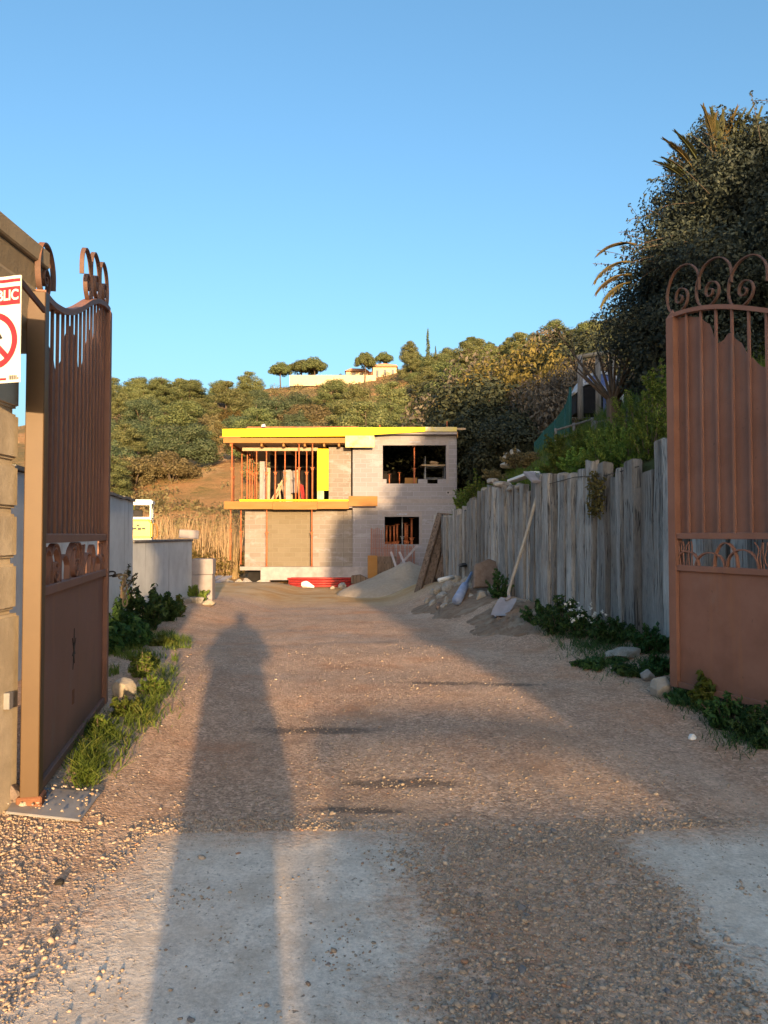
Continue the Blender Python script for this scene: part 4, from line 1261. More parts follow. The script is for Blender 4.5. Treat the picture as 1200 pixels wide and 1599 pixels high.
# metal plate on the ground by the left gate
pc = [at(8, 1298, 3.6), at(125, 1287, 3.66), at(157, 1252, 4.0), at(34, 1262, 3.92)]
mb = MB()
P_ = [Vector((p.x, p.y, ground_z(p.x, p.y) + .006 + .004 * i)) for i, p in enumerate(pc)]
mb.add([p for p in P_] + [p + Vector((0, 0, .014)) for p in P_], [(3, 2, 1, 0), (4, 5, 6, 7), (0, 1, 5, 4), (1, 2, 6, 5), (2, 3, 7, 6), (3, 0, 4, 7)])
pt = mb.build('metal_plate', rough_mat('dull_grey_plate', (0.20, 0.19, 0.19), (0.28, 0.265, 0.26), 5, .2, .004, .55, c3=(0.19, 0.15, 0.12), scale3=3, spec=.4), None, bevel=.005)
tag(pt, 'dull grey metal plate lying on the gravel at the foot of the left gate', 'metal plate')

# ================================================================== sleeper retaining wall on the right
TOPS = [(700, 806), (706, 806), (720, 790), (740, 778), (760, 764), (800, 757), (825, 758), (842, 742), (862, 742), (880, 741), (900, 738), (915, 722), (930, 714), (945, 718), (960, 738), (985, 722), (1005, 716), (1022, 714), (1026, 686), (1060, 684), (1200, 640), (1500, 520)]
BOTS = [(700, 900), (760, 915), (820, 935), (880, 960), (960, 985), (1060, 1025), (1200, 1075), (1500, 1190)]
fence = thing('retaining_wall', 'tall retaining wall of upright weathered grey railway sleepers along the right side', 'wall', (0, 0, 0))
y = 5.0
i = 0
ang = math.atan2(FENCE[-1][0] - FENCE[0][0], -(FENCE[-1][1] - FENCE[0][1])) # unused orientation helper
while y < 22.3:
    wd = rng.choice([rng.uniform(.22, .30), rng.uniform(.20, .26), rng.uniform(.17, .24), rng.uniform(.11, .15)])
    yc = y + wd / 2
    fx = fence_x(yc) + rng.uniform(-.05, .045)
    px = 600 + F * fx / yc
    ztop = CAMZ + (835 - lerp_table(TOPS, px) + rng.uniform(-3, 4)) * yc / F
    if rng.random() < .2: ztop -= rng.uniform(.04, .22)
    zb = min(CAMZ + (835 - lerp_table(BOTS, px)) * yc / F, ground_z(fx, yc)) - .25
    mb = MB()
    th = rng.uniform(.12, .16)
    H = ztop - zb
    n = 7
    V = []
    lean = rng.uniform(-.028, .028); lean2 = rng.uniform(-.015, .015)
    hw = wd / 2 * .985
    for k in range(n + 1):
        z = H * k / n
        j = lambda: rng.uniform(-.01, .01)
        ox, oy = lean2 * z, lean * z
        er = 1 - (.06 * rng.random() if k == n else 0)
        V += [(-th / 2 + ox + j(), -hw * er + oy + j(), z + (j() * 3 if k == n else 0)), (th / 2 + ox, -hw * er + oy + j(), z + (j() * 3 if k == n else 0)),
              (th / 2 + ox, hw * er + oy + j(), z + (j() * 3 if k == n else 0)), (-th / 2 + ox + j(), hw * er + oy + j(), z + (j() * 5 if k == n else 0))]
    Fc = []
    for k in range(n):
        for q in range(4):
            Fc.append((4 * k + q, 4 * k + (q + 1) % 4, 4 * k + 4 + (q + 1) % 4, 4 * k + 4 + q))
    Fc += [(3, 2, 1, 0), tuple(4 * n + q for q in range(4))]
    mb.add(V, Fc)
    o = mb.build('sleeper', M['sleeper'], fence, bevel=.012, seg=2)
    o.location = (fx, yc, zb)
    o.rotation_euler = (0, 0, math.atan(.14) + rng.uniform(-.05, .05))
    y += wd + rng.uniform(.008, .04)
    i += 1
mb = MB()
pts = [(fence_x(yy) - .09, yy, CAMZ + (835 - pp) * yy / F) for yy, pp in ((9.2, 728), (10.1, 742), (11.2, 745), (12.4, 757))]
mb.tube(pts, .006, 5); mb.build('wire', M['black'], fence)

# leaning sleepers at the end of the wall
def lean_sleeper(b, t, Yb, Yt, wd, lab, mat='sleeper_brown', th=.14):
    pb, pt_ = at(*b, Yb), at(*t, Yt)
    mb = MB(); mb.bar((0, 0, 0), pt_ - pb, wd, th, up=(-.35, -1, 0))
    o = mb.build('railway_sleeper', M[mat], None, bevel=.015, seg=2); o.location = pb
    return tag(o, lab, 'railway sleeper', 'sleepers leaning at the end of the retaining wall')
lean_sleeper((652, 928), (688, 803), 20.4, 21.6, .17, 'leftmost of the brown sleepers leaning at the end of the wall, tilted most', th=.18)
lean_sleeper((669, 915), (697, 803), 20.9, 22.0, .26, 'broad cracked brown sleeper, second of those leaning at the end of the wall')
lean_sleeper((681, 908), (706, 804), 21.4, 22.4, .2, 'long brown sleeper leaning behind the short one at the end of the wall')
lean_sleeper((686, 905), (709, 826), 20.9, 21.5, .22, 'shortest of the brown sleepers leaning at the end of the wall')

M['handle_wood'] = rough_mat('greyed_handle_wood', (0.36, 0.30, 0.23), (0.47, 0.40, 0.32), 8, 0.3, 0.004, 0.85, stretch=(3, 3, 0.3))
# shovel against the wall
sv = thing('shovel', 'long-handled shovel with a pale dusty blade leaning against the sleeper wall', 'shovel', (0, 0, 0))
p_t, p_b = at(840, 770, 12.95), at(797, 915, 12.5)
p_n = at(795, 930, 12.4)
mb = MB(); mb.tube(spline([p_t, p_t.lerp(p_b, .5) + Vector((.015, 0, 0)), p_b, p_n], 5), .028, 8); mb.build('handle', M['handle_wood'], sv, True)
g0 = ground_z(p_n.x - .1, 12.2)
a = Vector((p_n.x - .01, 12.36, max(p_n.z - .06, g0 + .08)))
mb = MB(); mb.tube([p_n, p_n.lerp(a, .6) + Vector((.012, 0, 0)), a + Vector((-.06, -.05, 0))], [.03, .03, .022], 8); mb.build('socket', M['concrete'], sv, True)
me = MB()
dirv = Vector((-.27, -.30, 0)); sidev = Vector((.13, -.115, 0))
prof = [(0, .85), (.1, 1.0), (.5, 1.0), (.8, .8), (1.0, .12)]
V = []
for t_, ww in prof:
    c_ = a + dirv * t_; c_.z = a.z + (g0 + .03 - a.z) * min(1, t_ * 1.3)
    for q in (-1, 0, 1):
        V.append(c_ + sidev * q * ww + Vector((0, 0, .035 * abs(q) - .008)))
V2 = [v + Vector((0, 0, .006)) for v in V]
nV = len(V)
Fq = [(3 * i + j, 3 * i + j + 1, 3 * i + 4 + j, 3 * i + 3 + j) for i in range(len(prof) - 1) for j in range(2)]
me.add(V + V2, Fq + [tuple(nV + x for x in reversed(f)) for f in Fq])
me.build('blade', M['concrete'], sv, True)

# white plank and flat stones on top of the wall
mb = MB(); pa, pb = at(800, 751, 14.6), at(836, 738, 13.1)
mb.bar((0, 0, 0), pb - pa, .2, .05, up=(0, 0, 1)); o = mb.build('wooden_plank', M['white'], None, bevel=.006); o.location = pa; tag(o, 'white painted plank lying on top of the sleeper wall', 'plank')
mb = MB(); pa, pb = at(826, 738, 13.0), at(840, 752, 12.6)
mb.bar((0, 0, 0), pb - pa, .2, .05, up=(0, 0, 1)); o = mb.build('wooden_plank', M['concrete'], None, bevel=.006); o.location = pa; tag(o, 'short grey plank end sloping down from the white plank on the wall', 'plank')
for (px, py, Y, ww, hh, sd, lab) in ((784, 757, 15.0, 30, 12, 31, 'flat grey stone on top of the wall, left of the white plank'), (800, 764, 14.4, 26, 9, 32, 'thin flat stone on the wall just below the white plank'), (770, 752, 15.6, 22, 9, 33, 'pale flat stone on the wall farthest from the white plank'),
                                    (812, 760, 14.0, 18, 10, 34, 'dark rounded stone on the wall under the white plank')):
    o = link('stone', rock_mesh('stone', sd, ww * Y / F / 2, ww * Y / F / 2.4, hh * Y / F / 1.6), M['stone_grey']); o.location = at(px, py, Y); tag(o, lab, 'stone')

# rubble at the foot of the wall, blue pipe, white tube
def mound(name, px, py, Y, rx, ry, h, mat, lab, cat, seed=1):
    V, Fc = [], []
    n, m = 72, 14
    p = at(px, py, Y)
    for j in range(m + 1):
        r = j / m
        for i in range(n):
            a = 2 * math.pi * i / n
            q = Vector((math.cos(a) * r, math.sin(a) * r, seed))
            ir = 1 + .38 * mnoise.noise(Vector((math.cos(a) * 1.6, math.sin(a) * 1.6, seed * 2.0))) + .16 * mnoise.noise(Vector((math.cos(a) * 5, math.sin(a) * 5, seed)))
            x, y_ = math.cos(a) * r * rx * ir, math.sin(a) * r * ry * ir
            z = h * (1 - r) ** 1.5 * (1 + .5 * mnoise.noise(q * 2.2)) + .07 * mnoise.noise(q * 7) * (1 - r) + .05 * mnoise.noise(q * 19) + .01
            V.append((x, y_, ground_z(p.x + x, p.y + y_) + (z if j < m else -.06)))
    for j in range(m):
        for i in range(n):
            Fc.append((j * n + i, (j + 1) * n + i, (j + 1) * n + (i + 1) % n, j * n + (i + 1) % n))
    o = link(name, npmesh(name, V, Fc, True), M[mat]); o.location = (p.x, p.y, 0)
    return tag(o, lab, cat)
mound('earth_mound', 725, 930, 16.2, 1.15, 2.4, .17, 'earth', 'low mound of brown earth and rubble at the foot of the sleeper wall', 'earth mound', 3)
mound('earth_mound', 800, 958, 12.0, .7, 1.5, .10, 'earth', 'flat strip of dark brown earth under the shovel', 'earth mound', 6)
rr = random.Random(21)
spots = [(668, 918), (676, 926), (684, 912), (690, 922), (697, 930), (703, 916), (700, 908), (712, 906), (706, 938), (694, 936), (717, 914), (729, 918), (738, 928), (742, 914), (735, 940), (748, 936), (757, 926), (755, 945), (686, 934), (722, 942), (675, 909), (744, 904), (752, 910), (767, 940)]
desc = ['pale', 'brown', 'grey', 'reddish', 'chalky', 'dark']
where = ['at the left end of the rubble mound', 'in the middle of the rubble mound', 'at the right end of the rubble mound']
for i, (px, py) in enumerate(spots):
    ww = rr.uniform(12, 24)
    mt = rr.choice(['stone', 'stone', 'stone_brown', 'stone_grey'])
    Y = lerp_table([(904, 19.0), (920, 17.0), (945, 14.6)], py)
    kind_ = {'stone': 'pale', 'stone_brown': 'reddish brown', 'stone_grey': 'grey'}[mt]
    rock(px, py + 3, Y, ww, ww * rr.uniform(.55, .85), 40 + i, kind_ + ' broken stone in the rubble mound at the foot of the sleeper wall', mt, rr.uniform(0, 3), 'broken stones in the rubble mound')
mb = MB(); pa, pb = at(737, 900, 16.6), at(714, 944, 14.6)
mb.tube([(0, 0, 0), (pb - pa) * .45, (pb - pa) * .5, pb - pa], [.03, .035, .085, .10], 12); o = mb.build('plastic_pipe', rough_mat('blue_grey_pipe', (0.22, 0.28, 0.44), (0.30, 0.36, 0.50), 6, .05, .002, .5), None, True); o.location = pa + Vector((0, 0, .08)); tag(o, 'blue-grey plastic pipe with a wide socket lying on the rubble', 'pipe')
mb = MB(); pa, pb = at(686, 908, 18.2), at(708, 903, 18.6); mb.tube([(0, 0, 0), pb - pa], .055, 10); o = mb.build('plastic_pipe', M['white'], None, True); o.location = pa + Vector((0, 0, .03)); tag(o, 'short white tube lying at the left of the rubble', 'pipe')
mb = MB(); mb.prism([(-.35, 0), (.3, .02), (.38, .5), (.1, .62), (-.25, .5)], -.06, .06); o = mb.build('stone_slab', M['stone_brown'], None, bevel=.02); o.location = at(763, 918, 15.3); o.rotation_euler = (-.35, 0, .3); tag(o, 'brown stone slab leaning on the wall beside the weeds left of the shovel', 'stone slab')
rock(738, 890, 18.4, 36, 22, 71, 'large rounded grey-brown stone at the top of the rubble, under the black sheet', 'stone_grey')
o = link('black_sheet', rock_mesh('black_sheet', 77, .38, .3, .06, rough=.7), M['black']); o.location = at(733, 886, 18.4) + Vector((0, 0, .05)); tag(o, 'crumpled black plastic sheet on the topmost rubble stone', 'plastic sheet')

# ================================================================== rendered wall on the left
WA, WB, WC = Vector((-4.41, 17.0)), Vector((-4.41, 13.0)), Vector((-2.95, 4.3))
lw_ = thing('garden_wall', 'low grey rendered wall with dark coping left of the track', 'wall', (0, 0, 0))
mb = MB(); mb.box(-4.61, -4.41, 13.0, 17.0, -.5, CAMZ - .145); mb.build('wall', M['wall'], lw_)
mb = MB(); mb.box(-4.66, -4.38, 13.002, 17.03, CAMZ - .144, CAMZ - .10); mb.build('coping', M['wall_cap'], lw_, bevel=.01)
tw = thing('garden_wall', 'taller grey rendered wall with dark drip stains, running behind the left gate', 'wall', (0, 0, 0))
dv = (WC - WB); nv = Vector((-dv.y, dv.x)).normalized()
if nv.x > 0: nv = -nv
mb = MB()
q = [WB, WC, WC + nv * .2, WB + nv * .2]
mb.add([(p.x, p.y, -.5) for p in q] + [(p.x, p.y, 2.03) for p in q], [(3, 2, 1, 0), (4, 5, 6, 7), (0, 1, 5, 4), (1, 2, 6, 5), (2, 3, 7, 6), (3, 0, 4, 7)])
mb.build('wall', M['wall'], tw)
mb = MB()
n_ = 34
for k in range(n_):
    a, b = k / n_, (k + .97) / n_
    j = rng.uniform(-.012, .012)
    p = [WB.lerp(WC, a) - nv * .04, WB.lerp(WC, b) - nv * .04, WB.lerp(WC, b) + nv * .24, WB.lerp(WC, a) + nv * .24]
    mb.add([(v.x, v.y, 2.034 + j) for v in p] + [(v.x, v.y, 2.075 + j) for v in p], [(3, 2, 1, 0), (4, 5, 6, 7), (0, 1, 5, 4), (1, 2, 6, 5), (2, 3, 7, 6), (3, 0, 4, 7)])
mb.build('coping', M['wall_cap'], tw)
# end post of the low wall, and the stack of pale blocks
mb = MB(); mb.box(-.22, .22, -.12, .12, 0, .20); o = mb.build('cap_stone', M['lintel'], None, bevel=.015); o.location = (at(300, 845, 17.2).x - .05, 17.1, CAMZ - .09); o.rotation_euler = (0, .06, .3); tag(o, 'pinkish capping stone sitting on the end of the low wall', 'capping stone')
bs = [(0, 0, .42), (.01, .43, .40), (-.005, .84, .12)]
lab3 = ['big bottom block of the pale block stack at the end of the low wall', 'upper block of the pale block stack at the end of the low wall', 'thin top piece of the pale block stack']
p = at(318, 925, 17.4)
zc = ground_z(p.x, 17.4) - .03
for (dx, z0, hh), lb in zip([(0, 0, .62), (.01, .625, .36)], lab3):
    mb = MB(); mb.box(-.26, .24, -.2, .2, 0, hh); o = mb.build('concrete_block', M['lintel'], None, bevel=.012); o.location = (p.x + dx, 17.4, zc + z0); o.rotation_euler = (0, 0, .05); tag(o, lb, 'block')
for i, (px, py, lb) in enumerate(((335, 905, 'left of two short planks lying on the earth before the house'), (349, 905, 'right of two short planks lying on the earth before the house'))):
    pp = at(px, py, 27.5); mb = MB(); mb.box(-.13, .13, -.8, .8, 0, .05); o = mb.build('wooden_plank', M['concrete'], None, bevel=.005)
    o.location = (pp.x, 27.3, ground_z(pp.x, 27.3) + .05); o.rotation_euler = (.12, 0, -.12); tag(o, lb, 'plank', 'two short planks on the earth')
for i, (px, py, Y, ww, hh, lb) in enumerate(((345, 873, 33, 40, 8, 'pile of pale flat rubble left of the house'), (352, 880, 32, 26, 6, 'thin pale slab on the earth left of the house'), (373, 886, 31, 16, 9, 'grey clod on the earth at the left corner of the house'), (385, 916, 29, 20, 14, 'grey stone before the left end of the foundation'),
                                            (405, 916, 28.6, 12, 12, 'small grey block beside the foundation beam'), (535, 912, 28, 15, 9, 'pale stone right of the red tubes'), (520, 922, 27.5, 9, 5, 'small pale stone before the red tubes'), (548, 930, 26, 8, 5, 'small stone at the left foot of the sand heap'))):
    rock(px, py, Y, ww, hh, 90 + i, lb, 'stone' if i % 2 == 0 else 'stone_grey')
# verge stones
rock(196, 1084, 6.2, 42, 30, 1101, 'sunlit pale boulder among the grass beside the left gate', 'stone')
rock(216, 985, 9.4, 26, 15, 102, 'grey rounded stone half hidden in the weeds along the left wall', 'stone_grey')
rock(305, 946, 16.2, 34, 13, 103, 'white angular stone at the end of the low wall', 'stone', .4)
rock(326, 946, 15.9, 26, 9, 104, 'flat white stone right of the angular one at the wall end', 'stone', 1.0)
rock(290, 938, 16.0, 24, 12, 105, 'grey stone at the left of the white stones by the wall end', 'stone_grey', 2.0)
rock(222, 1030, 8.0, 16, 10, 106, 'small brownish stone at the edge of the weeds on the left', 'stone_brown')
rock(14, 1265, 3.75, 42, 46, 107, 'rough stone at the foot of the left pillar', 'stone_brown')
rock(36, 1258, 3.7, 14, 12, 108, 'small tan pebble beside the rusty foot of the left gate', 'stone')
rock(93, 1374, 3.1, 18, 9, 109, 'small black lump lying on the gravel at the left', 'black')
rock(1031, 1062, 6.6, 44, 34, 110, 'pale block of stone at the foot of the right gate', 'stone', .5)
rock(972, 1012, 8.3, 62, 16, 111, 'broad flat pale stone in the weeds before the sleeper wall', 'stone', .1)
rock(1010, 1040, 7.2, 26, 18, 112, 'dark grey stone just behind the pale block at the right gate', 'stone_grey')
rock(1082, 1132, 5.3, 14, 9, 113, 'small white stone in the weeds under the right gate', 'white')
M['slate'] = rough_mat('bluish_slate', (0.130, 0.130, 0.135), (0.200, 0.195, 0.197), 9, .3, .003, .8)
for i, (px, py, Y, ww) in enumerate(((815, 1409, 2.9, 15), (824, 1420, 2.85, 11), (817, 1506, 2.5, 17), (773, 1552, 2.35, 18), (865, 1295, 3.65, 13), (298, 1580, 2.25, 13), (1042, 1553, 2.4, 13))):
    rock(px, py, Y, ww, ww * .55, 130 + i, 'small bluish grey cobble lying loose on the pale gravel', 'slate', rng.uniform(0, 3), 'bluish cobbles on the gravel')

# ================================================================== excavator behind the low wall
ex = thing('mini_excavator', 'small yellow excavator with a white cab frame, half hidden behind the grey wall', 'excavator', (-7.95, 24.2, ground_z(-7.95, 24.2) + .42), (0, 0, R(12)))
ex.location.x = -8.02; ex.scale = (.78, .78, .80)
M['ex_yellow'] = rough_mat('excavator_yellow', (0.72, 0.50, 0.01), (0.80, 0.58, 0.015), 5, .05, .002, .4, spec=.5)
M['ex_grey'] = rough_mat('excavator_grey', (0.30, 0.29, 0.27), (0.40, 0.385, 0.36), 7, .2, .004, .7)
M['rubber'] = rough_mat('black_rubber', (0.02, 0.02, 0.02), (0.035, 0.033, 0.032), 9, .3, .004, .8)
zg = 0
for sx in (-1, 1):
    mb = MB(); pr_ = [(.25 * math.cos(a) * 1 + (0.75 if math.cos(a) > 0 else -.75), .25 + .25 * math.sin(a)) for a in np.linspace(0, 2 * math.pi, 24, endpoint=False)]
    mb.prism(pr_, -.15, .15, Matrix.Translation((sx * .6, 0, 0)) @ Matrix.Rotation(math.pi / 2, 4, 'Z'))
    mb.build('track', M['rubber'], ex, bevel=.01)
mb = MB(); mb.box(-.45, .45, -.5, .5, .3, .62); mb.build('undercarriage', M['ex_grey'], ex, bevel=.02)
mb = MB(); mb.prism([(-.72, .66), (.72, .66), (.74, 1.0), (.66, 1.45), (-.66, 1.45), (-.74, 1.0)], -1.0, -.55); mb.build('counterweight', M['ex_grey'], ex, bevel=.05, seg=2)
mb = MB(); mb.box(-.70, .70, -.549, .75, .66, 1.2); mb.build('platform', M['ex_yellow'], ex, bevel=.03)
mb = MB(); mb.prism([(-.45, 1.46), (.62, 1.46), (.62, 2.08), (.50, 2.2), (-.45, 2.2)], -.96, -.25); hd = mb.build('engine_cover', M['ex_yellow'], ex, bevel=.06, seg=3)
mb = MB()
for k, (a, b) in enumerate(((-.16, .02), (.06, .2), (.22, .36))):
    mb.box(a, b, -.968, -.961, 1.80 - .02 * (k % 2), 1.88)
mb.box(.02, .12, -.968, -.961, 1.93, 2.0)
mb.build('emblem', M['sign_black'], hd)
mb = MB(); mb.tube(spline([(.66, -.9, 2.05), (.80, -.9, 1.95), (.82, -.9, 1.55), (.66, -.9, 1.45)], 6), .03, 8); mb.build('guard_rail', M['board_orange'], ex, True)
mb = MB(); mb.tube(spline([(-.40, -.98, 1.9), (-.46, -.99, 1.5), (-.6, -.99, 1.42)], 6), .045, 8); mb.build('guard_rail', M['ex_yellow'], ex, True)
zr_ = 3.02
mb = MB()
for sx in (-.62, .5):
    for y_ in (-.35, .65): mb.bar((sx, y_, 2.2 if y_ < 0 else 1.2), (sx, y_, zr_ - .1), .07, .07)
for sx in (-.62, .5): mb.bar((sx, -.35, 2.28), (sx, .65, 2.28), .05, .05)
mb.bar((-.62, -.35, 2.27), (.5, -.35, 2.27), .07, .09)
mb.build('cab_frame', M['white'], ex, bevel=.012)
mb = MB(); mb.box(-.70, .58, -.45, .75, zr_ - .22, zr_); mb.build('cab_roof', M['white'], ex, bevel=.05, seg=2)
mb = MB(); mb.box(-.3, .18, -.1, .3, 1.9, 2.05); mb.box(-.28, .16, -.16, -.08, 2.05, 2.6); mb.box(-.16, .04, -.17, -.1, 2.61, 2.78); mb.build('seat', M['rubber'], ex, bevel=.03)
mb = MB(); mb.bar((-.25, .75, 1.2), (-.35, 1.6, 3.0), .2, .24); mb.bar((-.35, 1.6, 3.0), (-.3, 2.9, 2.3), .18, .2); mb.build('boom', M['ex_yellow'], ex, bevel=.02)
mb = MB(); mb.bar((-.3, 2.9, 2.3), (-.3, 2.7, 1.1), .15, .16); mb.build('stick', M['ex_yellow'], ex, bevel=.02)
mb = MB(); mb.prism([(2.4, .5), (3.0, .45), (2.95, 1.1), (2.65, 1.15)], -.25, .25, Matrix.Translation((-.3, 0, 0)) @ Matrix.Rotation(math.pi / 2, 4, 'Z')); mb.build('bucket', M['ex_grey'], ex, bevel=.02)

# ================================================================== foliage tools
def leafmesh(name, clumps, n, size, seed=1, aspect=.45, shell=.5, upbias=.15, droop=0.0, rnd=.6):
    """many small separate leaf-shaped faces spread through a set of clumps ((x,y,z),(rx,ry,rz))"""
    r = np.random.default_rng(seed)
    c = np.array([k[0] for k in clumps], float)
    R_ = np.array([k[1] for k in clumps], float)
    wgt = (R_.prod(1)) ** (2 / 3)
    idx = r.choice(len(clumps), n, p=wgt / wgt.sum())
    d = r.normal(size=(n, 3)); d /= np.linalg.norm(d, axis=1, keepdims=True)
    rho = 1 - shell * r.random(n) ** 1.6
    p = c[idx] + d * R_[idx] * rho[:, None]
    nrm = d * .8 + r.normal(size=(n, 3)) * rnd + np.array([0, 0, upbias])
    nrm /= np.linalg.norm(nrm, axis=1, keepdims=True)
    t = r.normal(size=(n, 3)); t[:, 2] -= droop
    t -= nrm * (t * nrm).sum(1, keepdims=True)
    t /= np.linalg.norm(t, axis=1, keepdims=True)
    b = np.cross(nrm, t)
    s = size * r.uniform(.55, 1.35, n)[:, None]
    bend_ = nrm * s * .25
    V = np.stack([p - t * s, p - b * s * aspect + bend_, p + t * s, p + b * s * aspect + bend_], 1).reshape(-1, 3)
    return npmesh(name, V, np.arange(4 * n).reshape(n, 4))

def clumps_on(cx, cy, cz, rx, ry, rz, n, cr, seed=1, inner=.35, zmin=-1.0):
    r = random.Random(seed)
    out = []
    while len(out) < n:
        d = Vector((r.gauss(0, 1), r.gauss(0, 1), r.gauss(0, 1))).normalized()
        if d.z < zmin: continue
        k = 1 - inner * r.random()
        q = cr * r.uniform(.6, 1.4)
        out.append(((cx + d.x * rx * k, cy + d.y * ry * k, cz + d.z * rz * k), (q, q, q * .8)))
    return out

def tree_proto(name, kind, seed):
    """a tree of unit-ish size in metres: trunk + crown; origin at the foot"""
    r = random.Random(seed)
    t = thing(name, '', '')
    tr = MB()
    if kind == 'pine':
        H = 8.0
        tr.tube(spline([(0, 0, -.4), (.1, 0, 2), (-.05, .1, 4.5), (.1, .05, 7.3)], 4), [.26 - .23 * k / 12 for k in range(13)], 8)
        cl = []
        for k in range(60):
            f = r.random() ** .8
            z = 1.4 + 5.7 * f
            rad = 2.6 * (1 - f ** 1.6) ** .6 * (.9 if f > .15 else .75) + .3
            a = r.uniform(0, 6.28); q = rad * r.uniform(.35, 1.0)
            s = r.uniform(.6, 1.0) * (1.05 - .3 * f)
            cl.append(((q * math.cos(a), q * math.sin(a), z), (s * 1.15, s * 1.15, s * .6)))
            if k % 3 == 0: tr.tube([(0, 0, z - .5), (q * .5 * math.cos(a), q * .5 * math.sin(a), z - .2), (q * math.cos(a), q * math.sin(a), z)], [.07, .05, .02], 5)
        me = leafmesh('crown', cl, *((20000, .085) if seed < 40 else (18000, .08)), seed, .5, rnd=.3)
        mat = 'l_pine' if seed % 2 else 'l_pine2'
    elif kind == 'oak':
        tr.tube(spline([(0, 0, -.4), (.1, 0, 1), (0, .1, 2.2)], 4), [.24, .22, .2, .19, .18, .17, .15, .13, .1], 8)
        cl = clumps_on(0, 0, 2.6, 1.9, 1.9, 1.9, 34, .75, seed, .55, -.75)
        for c, s in cl[::3]: tr.tube([(0, 0, 1.5), (c[0] * .5, c[1] * .5, c[2] * .7 + .4), c], [.09, .06, .02], 5)
        me = leafmesh('crown', cl, *((15000, .078) if seed < 40 else (18000, .07)), seed, .55, rnd=.3)
        mat = 'l_oak'
    elif kind in ('scrub', 'gold', 'tan'):
        for k in range(7):
            a = r.uniform(0, 6.28)
            tr.tube([(0, 0, -.3), (.4 * math.cos(a), .4 * math.sin(a), .7), (.9 * math.cos(a), .9 * math.sin(a), 1.5)], [.05, .035, .01], 5)
        cl = clumps_on(0, 0, .95, 1.25, 1.25, .9, 24, .5, seed, .6, -.6)
        me = leafmesh('crown', cl, *((8000, .07) if seed < 40 else (13000, .042)), seed, .42)
        mat = {'scrub': 'l_scrub', 'gold': 'l_gold', 'tan': 'l_twig'}[kind]
    elif kind == 'umbrella':
        tr.tube(spline([(0, 0, -.4), (.15, 0, 2), (.05, .1, 3.8)], 5), [.15 - .006 * k for k in range(11)], 8)
        for k in range(8):
            a = 6.28 * k / 8
            tr.tube([(.05, .1, 3.2), (1.1 * math.cos(a), 1.1 * math.sin(a), 4.2), (2 * math.cos(a), 2 * math.sin(a), 4.7)], [.1, .06, .02], 5)
        cl = []
        for k in range(70):
            a = r.uniform(0, 6.28); q = 2.35 * math.sqrt(r.random())
            zz = 3.3 + 2.5 * (1 - (q / 2.6) ** 2) * r.random() ** .6
            cl.append(((q * math.cos(a), q * math.sin(a), zz), (.62, .62, .5)))
        me = leafmesh('crown', cl, 14000, .11, seed, .5, rnd=.3)
        mat = 'l_pine'
    elif kind == 'cypress':
        tr.tube([(0, 0, -.3), (0, 0, 1.2), (0, 0, 6.5)], [.14, .12, .02], 6)
        cl = []
        for k in range(40):
            f = k / 39
            rad = .42 * (math.sin(min(1, f * 2.2 + .25) * 1.57)) * (1 - f) ** .5 + .05
            a = r.uniform(0, 6.28)
            cl.append(((rad * .4 * math.cos(a), rad * .4 * math.sin(a), .5 + 6.6 * f), (rad * .8, rad * .8, .32)))
        me = leafmesh('crown', cl, 2600, .1, seed, .35, droop=-1)
        mat = 'l_oak'
    elif kind == 'tall':                      # dense tall hedge tree
        tr.tube([(0, 0, -.3), (0, 0, 2), (0, 0, 7)], [.25, .2, .05], 8)
        cl = []
        for k in range(110):
            f = r.random()
            rad = 1.0 * (math.sin(min(1, f * 3 + .35) * 1.57)) * (1 - f ** 3) ** .6
            a = r.uniform(0, 6.28); q = rad * math.sqrt(r.random())
            cl.append(((q * math.cos(a), q * math.sin(a), .3 + 7.4 * f), (.42, .42, .5)))
        me = leafmesh('crown', cl, 9000, .17, seed, .6, shell=.9)
        mat = 'l_dark'
    tr.build('trunk', M['bark'], t, True)
    link('crown', me, M[mat], t)
    return t

used = set()
PROTO = {}
NAMES = {'pine': 'pine_tree', 'oak': 'oak_tree', 'scrub': 'shrub', 'gold': 'shrub', 'tan': 'shrub', 'umbrella': 'umbrella_pine', 'cypress': 'cypress_tree', 'tall': 'hedge_tree'}
CATS = {'pine': 'tree', 'oak': 'tree', 'scrub': 'shrub', 'gold': 'shrub', 'tan': 'shrub', 'umbrella': 'tree', 'cypress': 'tree', 'tall': 'tree'}
HT = {'pine': 8.0, 'oak': 4.7, 'scrub': 2.0, 'gold': 2.0, 'tan': 2.0, 'umbrella': 5.5, 'cypress': 7.2, 'tall': 7.9}
def place_tree(kind, var, loc, h, label, group=None, wide=1.0, mat=None):
    key = (kind, var)
    if key not in PROTO:
        PROTO[key] = tree_proto(NAMES[kind], kind, 10 * (var + 1) + var + (0 if kind != 'pine' else 0))
        o = PROTO[key]
    else:
        o = dup(PROTO[key], (0, 0, 0))
    s = h / HT[kind]
    o.location = loc
    o.scale = (s * wide, s * wide, s)
    o.rotation_euler = (0, 0, rng.uniform(0, 6.28))
    if 'group' in o: del o['group']
    tag(o, label, CATS[kind], group)
    if mat:
        for c in o.children:
            if c.name.startswith('crown'):
                c.data = c.data.copy(); c.data.materials.clear(); c.data.materials.append(M[mat])
    return o

